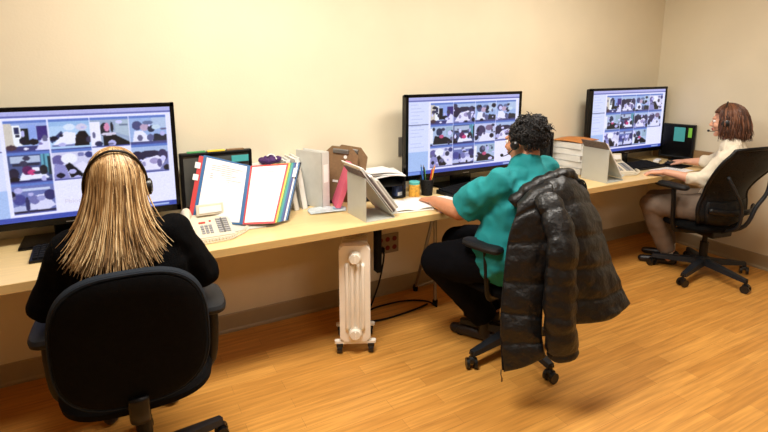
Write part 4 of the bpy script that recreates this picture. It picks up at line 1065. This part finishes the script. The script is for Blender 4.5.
def person(name_label, base, S):
    t = thing('person', name_label, 'person', base)
    off = base
    g = {k: (V(v) if isinstance(v, tuple) and len(v) == 3 else v) for k, v in S.items()}
    w = S['bulk']
    # skin body
    b = Blob(); F = head(b, g['head'], S['haz'], S['hpitch'], g['neck'])
    perp = (g['shR']-g['shL']).normalized()
    b.c(g['shL'], .042, g['shR'], .042); b.c(g['neck']-V((0, 0, .03)), .062, g['chest'], .10)
    b.c(g['chest']-perp*.06, .09*w, g['pelvis']-perp*.05, .10*w); b.c(g['chest']+perp*.06, .09*w, g['pelvis']+perp*.05, .10*w)
    for s in 'LR':
        sgn = 1 if s == 'L' else -1
        limb(b, [g['sh'+s], (g['sh'+s]+g['el'+s])/2, g['el'+s], g['el'+s].lerp(g['wr'+s], .35), g['wr'+s]], [x*S['armw'] for x in (.046, .042, .035, .036, .024)])
        d = g.get('hd'+s) or (g['wr'+s]-g['el'+s]); th = V(S['th'+s])
        b.c(g['wr'+s], .023*S['armw'], g['wr'+s]+d.normalized()*.02, .022)
        hand(b, g['wr'+s]+d.normalized()*.012, d, th, (0, 0, -1), S.get('curl'+s, 20))
        hip = g['pelvis']+perp*(-.09 if s == 'L' else .09)
        limb(b, [hip, hip.lerp(g['kn'+s], .5), g['kn'+s], g['kn'+s].lerp(g['an'+s], .3), g['an'+s]], [x*S['legw'] for x in (.085, .07, .052, .050, .034)])
        foot(b, g['an'+s], S['faz'+s], h=.046, w=.034, g=.008)
    body = b.bake('body', M[S['skin']], t, off, .0045, 3)
    eyes(F, t, off)
    b = Blob(); b.M = F; b.e((0, .092, -.050), (.023, .0115, .0058)); b.e((0, .090, -.0605), (.020, .0115, .0066)); b.M = Matrix.Identity(4); b.bake('lips', M['lip'], t, off, .003, 1)
    # top
    b = Blob(); q = S['topr']
    up = V((0, 0, 1))
    b.c(g['shL']-up*.010, .052*q*max(1, S['armw']*.95), g['shR']-up*.010, .052*q*max(1, S['armw']*.95)); b.c(g['neck']-up*.035, .066*q, g['neck']-up*.06-perp*.09, .055*q); b.c(g['neck']-up*.035, .066*q, g['neck']-up*.06+perp*.09, .055*q)
    b.c(g['neck']-up*(.05-S.get('collar', 0)), .068*q, g['chest'], .11*w*q)
    for k in (-1, 1):
        b.c(g['chest']+perp*.075*w*k, .095*w*q, (g['chest']+g['pelvis'])/2+perp*.075*w*k*S['waist'], .10*w*q); b.c((g['chest']+g['pelvis'])/2+perp*.075*w*k*S['waist'], .10*w*q, g['hem']+perp*.09*w*k, .105*w*q)
        b.c(g['shL' if k < 0 else 'shR']-up*.03, .055*q, g['chest']+perp*.075*w*k, .09*w*q)
    b.c(g['chest'], .11*w*q, g['hem'], .125*w*q)
    for s in 'LR':
        a, e, wr = g['sh'+s], g['el'+s], g['wr'+s]
        sl = S['sleeve']  # fraction: <1 ends on the upper arm, else on forearm
        A = S['armw']*q
        if sl <= 1:
            end = a.lerp(e, sl); b.c(a-up*.01, .056*A, a.lerp(e, sl*.5), .062*A, 16); b.d(a.lerp(e, sl*.4), .058*A, end, .064*A)
        else:
            f = sl-1; b.c(a-up*.01, .056*A, a.lerp(e, .5), .052*A, 16); b.c(a.lerp(e, .5), .052*A, e, .048*A, 16); b.c(e, .048*A, e.lerp(wr, f*.6), .046*A, 16); b.d(e.lerp(wr, f*.5), .045*A, e.lerp(wr, f), .041*A if f < .7 else .032*A)
    top = b.bake(S['topname'], M[S['topm']], t, off, .0065, 6, S['topwr'])
    # trousers
    b = Blob()
    pel = g['pelvis']
    b.c(pel-perp*.07*w, .118*w, pel+perp*.07*w, .118*w)
    for s in 'LR':
        hip = pel+perp*(-.09 if s == 'L' else .09); kn, an = g['kn'+s], g['an'+s]; Lw = S['legw']
        b.c(hip, .105*Lw, hip.lerp(kn, .5), .092*Lw, 18); b.c(hip.lerp(kn, .5), .092*Lw, kn, .070*Lw, 18); b.c(kn, .070*Lw, kn.lerp(an, .35), .068*Lw, 18); b.d(kn.lerp(an, .25), .066*Lw, kn.lerp(an, S.get('tl', .95)), .058*Lw, 20)
    b.bake('trousers', M[S['trm']], t, off, .0075, 6, (.008, (9, 9, 5)))
    for s in 'LR':
        b = Blob(); foot(b, g['an'+s]-V((0, 0, .0)), S['faz'+s], L=.255, h=.056, w=.045)
        if S.get('sock'):
            bb = Blob(); bb.c(g['an'+s]+V((0, 0, .03)), .042, g['an'+s]-V((0, 0, .02)), .044); bb.bake('sock', M['sock'], t, off, .005, 3)
            b.bm.free(); b = Blob(); d = V((cos(R(S['faz'+s])), sin(R(S['faz'+s])), 0)); a = g['an'+s]
            b.c((a.x-d.x*.045, a.y-d.y*.045, .033), .031, (a.x+d.x*.05, a.y+d.y*.05, .030), .030); b.c((a.x+d.x*.05, a.y+d.y*.05, .033), .033, (a.x+d.x*.175, a.y+d.y*.175, .028), .026)
        b.bake('shoe', M['shoe'], t, off, .005, 3)
    return t, F

# ---- woman 1 (blonde, seen from behind)
base1 = (-.0, -.95, 0)
S1 = dict(head=(-.018, -.955, 1.150), haz=92, hpitch=-4, neck=(-.005, -.985, 1.035), shL=(-.158, -.985, .965), shR=(.145, -.985, .972), chest=(0, -.985, .86), pelvis=(0, -.99, .565), hem=(0, -.995, .56),
          elL=(-.252, -.93, .765), elR=(.238, -.96, .79), wrL=(-.20, -.56, .785), wrR=(.02, -.55, .785), hdL=V((.15, 1, -.08)), hdR=V((-.25, 1, -.08)), thL=(1, 0, 0), thR=(-1, 0, 0),
          knL=(-.14, -.56, .545), knR=(.14, -.56, .545), anL=(-.13, -.50, .10), anR=(.13, -.48, .10), fazL=95, fazR=85, bulk=1.12, armw=1.2, legw=1.05, skin='skin1',
          topr=1.04, topname='sweater', topm='blackknit', topwr=(.010, (10, 10, 7)), waist=.95, sleeve=1.93, trm='jeans')
p1, F1 = person('woman with long blonde hair and black sweater seated at the left, seen from behind', base1, S1)
def blonde():
    paths = []; rads = []; Hc = F1
    rx, ry, rz = .075, .100, .095; c = V((0, -.010, .026))
    for k in range(1500):
        ph = R(random.uniform(58, 302)); off = random.uniform(0, .010)
        s0 = random.uniform(.05, .55)
        side = 1 if sin(ph) > 0 else -1
        pts = []
        th0 = random.uniform(.03, .5)
        lump = .006*noise.noise(V((ph*3, 0, 1)))
        for i in range(6):
            th = th0+(pi*.52-th0)*i/6
            pts.append(c+V((sin(ph)*sin(th)*(rx+off), cos(ph)*sin(th)*(ry+off), cos(th)*(rz+off))))
        q = pts[-1]; zend = random.uniform(-.245, -.185)-.02*abs(cos(ph)) + (.03 if random.random() < .15 else 0)
        fl = random.uniform(.5, .95); sw = random.uniform(-.045, .008); ph2 = random.uniform(0, 6); am = random.uniform(.002, .006)
        nn = 11
        for i in range(1, nn+1):
            f = i/nn; zz = q.z+(zend-q.z)*f
            rad = 1+fl*1.05*f**3.0
            x = sin(ph)*(rx+off+lump)*rad+sw*f; y = cos(ph)*(ry+off+lump)*(1+(rad-1)*(.62 if cos(ph) < 0 else .1))
            y += -.012*f
            pts.append(V((x+am*sin(ph2+f*5)*f, c.y+y+am*cos(ph2+f*4)*f, zz)))
        paths.append([Hc @ p for p in pts]); rads.append(random.uniform(.0022, .0042))
    base = ell_base(Hc, c, (rx-.001, ry-.001, rz-.001))
    # inner backing drape
    bv, bf = base; b0 = len(bv); nu, nv = 30, 12
    for j in range(nv+1):
        f = j/nv
        for i in range(nu+1):
            ph = R(75+210*i/nu); rad = 1+.6*f**3.2
            bv.append(Hc @ V((sin(ph)*(rx-.002)*rad, c.y+cos(ph)*(ry-.002)*(1+(rad-1)*.5), c.z+.02-(.195+.025)*f)))
    for j in range(nv):
        for i in range(nu): bf.append((b0+j*(nu+1)+i, b0+j*(nu+1)+i+1, b0+(j+1)*(nu+1)+i+1, b0+(j+1)*(nu+1)+i))
    strand_obj('hair', paths, rads, M['hair1'], p1, base1, 3, base)
blonde()
headset(F1, p1, base1, mic=True, rx=.096, rz=.144, dy=-.012, tilt=R(27), side=(1,))

# ---- woman 2 (teal top)
base2 = (1.80, -.93, 0)
S2 = dict(head=(1.845, -.93, 1.165), haz=108, hpitch=-10, neck=(1.83, -.965, 1.065), shL=(1.625, -1.0, .985), shR=(2.055, -.875, .995), chest=(1.82, -.96, .87), pelvis=(1.80, -.94, .555), hem=(1.79, -.955, .60),
          elL=(1.55, -.79, .79), elR=(2.12, -.66, .78), wrL=(1.565, -.525, .785), wrR=(2.06, -.44, .79), hdL=V((.10, 1, -.12)), hdR=V((-.1, 1, -.1)), thL=(1, 0, 0), thR=(-1, 0, 0),
          knL=(1.49, -.68, .50), knR=(1.72, -.55, .52), anL=(1.75, -.78, .155), anR=(1.88, -.70, .14), fazL=120, fazR=105, bulk=1.28, armw=1.25, legw=1.36, skin='skin2',
          topr=1.14, topname='scrub_top', topm='teal', topwr=(.016, (8, 8, 8)), waist=1.15, sleeve=.86, trm='jeans', tl=1.02, collar=.035)
p2, F2 = person('woman with curly black hair and teal short-sleeved top seated in the middle', base2, S2)
def curly():
    paths = []; rads = []; rx, ry, rz = .089, .108, .094; c = V((0, -.016, .022))
    for k in range(520):
        ph = R(random.uniform(62, 298)); th = math.acos(random.uniform(-.62, 1))
        if th > R(105) and abs(ph-pi) > R(75): continue
        top = random.random() < .35
        d = V((sin(ph)*sin(th), cos(ph)*sin(th), cos(th)))
        b0 = c+V((d.x*rx, d.y*ry, d.z*rz)); L = random.uniform(.012, .026)*(1.6 if d.z > .2 and d.y < .2 else 1)
        a = d.orthogonal().normalized(); bb = d.cross(a); r = random.uniform(.005, .011); tn = random.uniform(1.2, 2.4); p0 = random.uniform(0, 6)
        dr = V((random.uniform(-.5, .5), random.uniform(-.5, .5), random.uniform(-.8, .3)))*.6
        pts = [F2 @ (b0-d*.006+(d+dr*f)*L*f+a*cos(p0+tn*2*pi*f)*r+bb*sin(p0+tn*2*pi*f)*r) for f in [i/13 for i in range(14)]]
        paths.append(pts); rads.append(random.uniform(.0022, .004))
    # gathered knot of curls at the back of the crown
    kc = V((-.0, -.082, .088))
    for k in range(240):
        d = V((random.gauss(0, 1), random.gauss(0, 1), random.gauss(0, 1))).normalized(); b0 = kc+V((d.x*.044, d.y*.034, d.z*.030))
        a = d.orthogonal().normalized(); bb = d.cross(a); r = random.uniform(.005, .012); tn = random.uniform(1, 2); p0 = random.uniform(0, 6)
        pts = [F2 @ (b0+d*.014*f+a*cos(p0+tn*2*pi*f)*r+bb*sin(p0+tn*2*pi*f)*r) for f in [i/13 for i in range(14)]]
        paths.append(pts); rads.append(random.uniform(.0022, .004))
    bv, bf = ell_base(F2, c, (rx, ry, rz)); b0 = len(bv); nu, nv = 24, 14
    for j in range(nv+1):
        for i in range(nu):
            th = pi*j/nv; ph = 2*pi*i/nu; bv.append(F2 @ (kc+V((.046*sin(th)*cos(ph), .036*sin(th)*sin(ph), .032*cos(th)))))
    for j in range(nv):
        for i in range(nu): bf.append((b0+j*nu+i, b0+j*nu+(i+1) % nu, b0+(j+1)*nu+(i+1) % nu, b0+(j+1)*nu+i))
    strand_obj('hair', paths, rads, M['hair2'], p2, base2, 4, (bv, bf))
curly()
headset(F2, p2, base2, mic=True, rx=.096, rz=.134, dy=.0, side=(-1, 1), cr_=.76)

# ---- woman 3 (cream blouse)
base3 = (3.80, -.80, 0)
S3 = dict(head=(3.90, -.83, 1.150), haz=112, hpitch=-6, neck=(3.885, -.885, 1.02), shL=(3.755, -.965, .955), shR=(4.05, -.83, .955), chest=(3.88, -.90, .84), pelvis=(3.82, -.84, .53), hem=(3.83, -.85, .53),
          elL=(3.655, -.83, .735), elR=(4.10, -.65, .80), wrL=(3.53, -.64, .775), wrR=(4.035, -.50, .785), hdL=V((-.5, 1, -.12)), hdR=V((-.2, 1, -.1)), thL=(1, .3, 0), thR=(-1, 0, 0),
          knL=(3.55, -.53, .50), knR=(3.74, -.44, .50), anL=(3.74, -.58, .105), anR=(3.90, -.50, .105), fazL=130, fazR=120, bulk=.98, armw=1.0, legw=1.08, skin='skin3',
          topr=1.08, topname='blouse', topm='cream', topwr=(.014, (11, 11, 8)), waist=1.0, sleeve=1.45, trm='taupe', sock=True)
p3, F3 = person('woman with auburn bob and cream blouse seated at the right end of the desk', base3, S3)
def bob():
    paths = []; rads = []; rx, ry, rz = .078, .094, .090; c = V((0, -.008, .028))
    for k in range(850):
        ph = R(random.uniform(38, 322)); off = random.uniform(0, .014); pts = []; th0 = random.uniform(.05, .6)
        fr = abs(((math.degrees(ph)+180) % 360)-180) < 62
        for i in range(6):
            th = th0+(pi*(.34 if fr else .52)-th0)*i/6; bu = .010*sin(th)
            pts.append(c+V((sin(ph)*sin(th)*(rx+off+bu), cos(ph)*sin(th)*(ry+off+bu), cos(th)*(rz+off))))
        q = pts[-1]; 
        if fr:
            pts.append(q+V((sin(ph)*.02, .012, -.015)))
        else:
            back = -cos(ph); zend = random.uniform(-.15, -.10)-.01*max(0, back); p0 = random.uniform(0, 6); nn = 9; cu = random.uniform(-.028, .02)
            for i in range(1, nn+1):
                f = i/nn; rad = 1+.13*sin(f*pi*.75)
                pts.append(V((sin(ph)*(rx+off+.008)*rad+.006*sin(p0+f*6), c.y+cos(ph)*(ry+off+.008)*rad*(1 if back > 0 else .9)+.006*cos(p0+f*5)+(-cu*f*f*0), q.z+(zend-q.z)*f+.012*f*f)) + V((sin(ph), cos(ph), 0))*cu*f*f)
        paths.append([F3 @ p for p in pts]); rads.append(random.uniform(.0025, .0045))
    bv, bf = ell_base(F3, c, (rx+.004, ry+.004, rz)); b0 = len(bv); nu, nv = 26, 6
    for j in range(nv+1):
        f = j/nv
        for i in range(nu+1):
            ph = R(88+184*i/nu); bv.append(F3 @ V((sin(ph)*(rx+.004)*(1+.08*f), c.y+cos(ph)*(ry+.004)*(1+.08*f), c.z-.02-.09*f)))
    for j in range(nv):
        for i in range(nu): bf.append((b0+j*(nu+1)+i, b0+j*(nu+1)+i+1, b0+(j+1)*(nu+1)+i+1, b0+(j+1)*(nu+1)+i))
    strand_obj('hair', paths, rads, M['hair3'], p3, base3, 4, (bv, bf))
bob()
headset(F3, p3, base3, mic=True, rx=.098, rz=.139, dy=.0, side=(-1, 1))

# ------------------------------------------------------------------ world and view
w = bpy.data.worlds.new('room_ambient'); SC.world = w; w.use_nodes = True
w.node_tree.nodes['Background'].inputs[0].default_value = (.9, .85, .75, 1); w.node_tree.nodes['Background'].inputs[1].default_value = .3
vs = SC.view_settings; vs.view_transform = 'Standard'; vs.look = 'None'; vs.gamma = 1; vs.use_curve_mapping = False; vs.exposure = 0
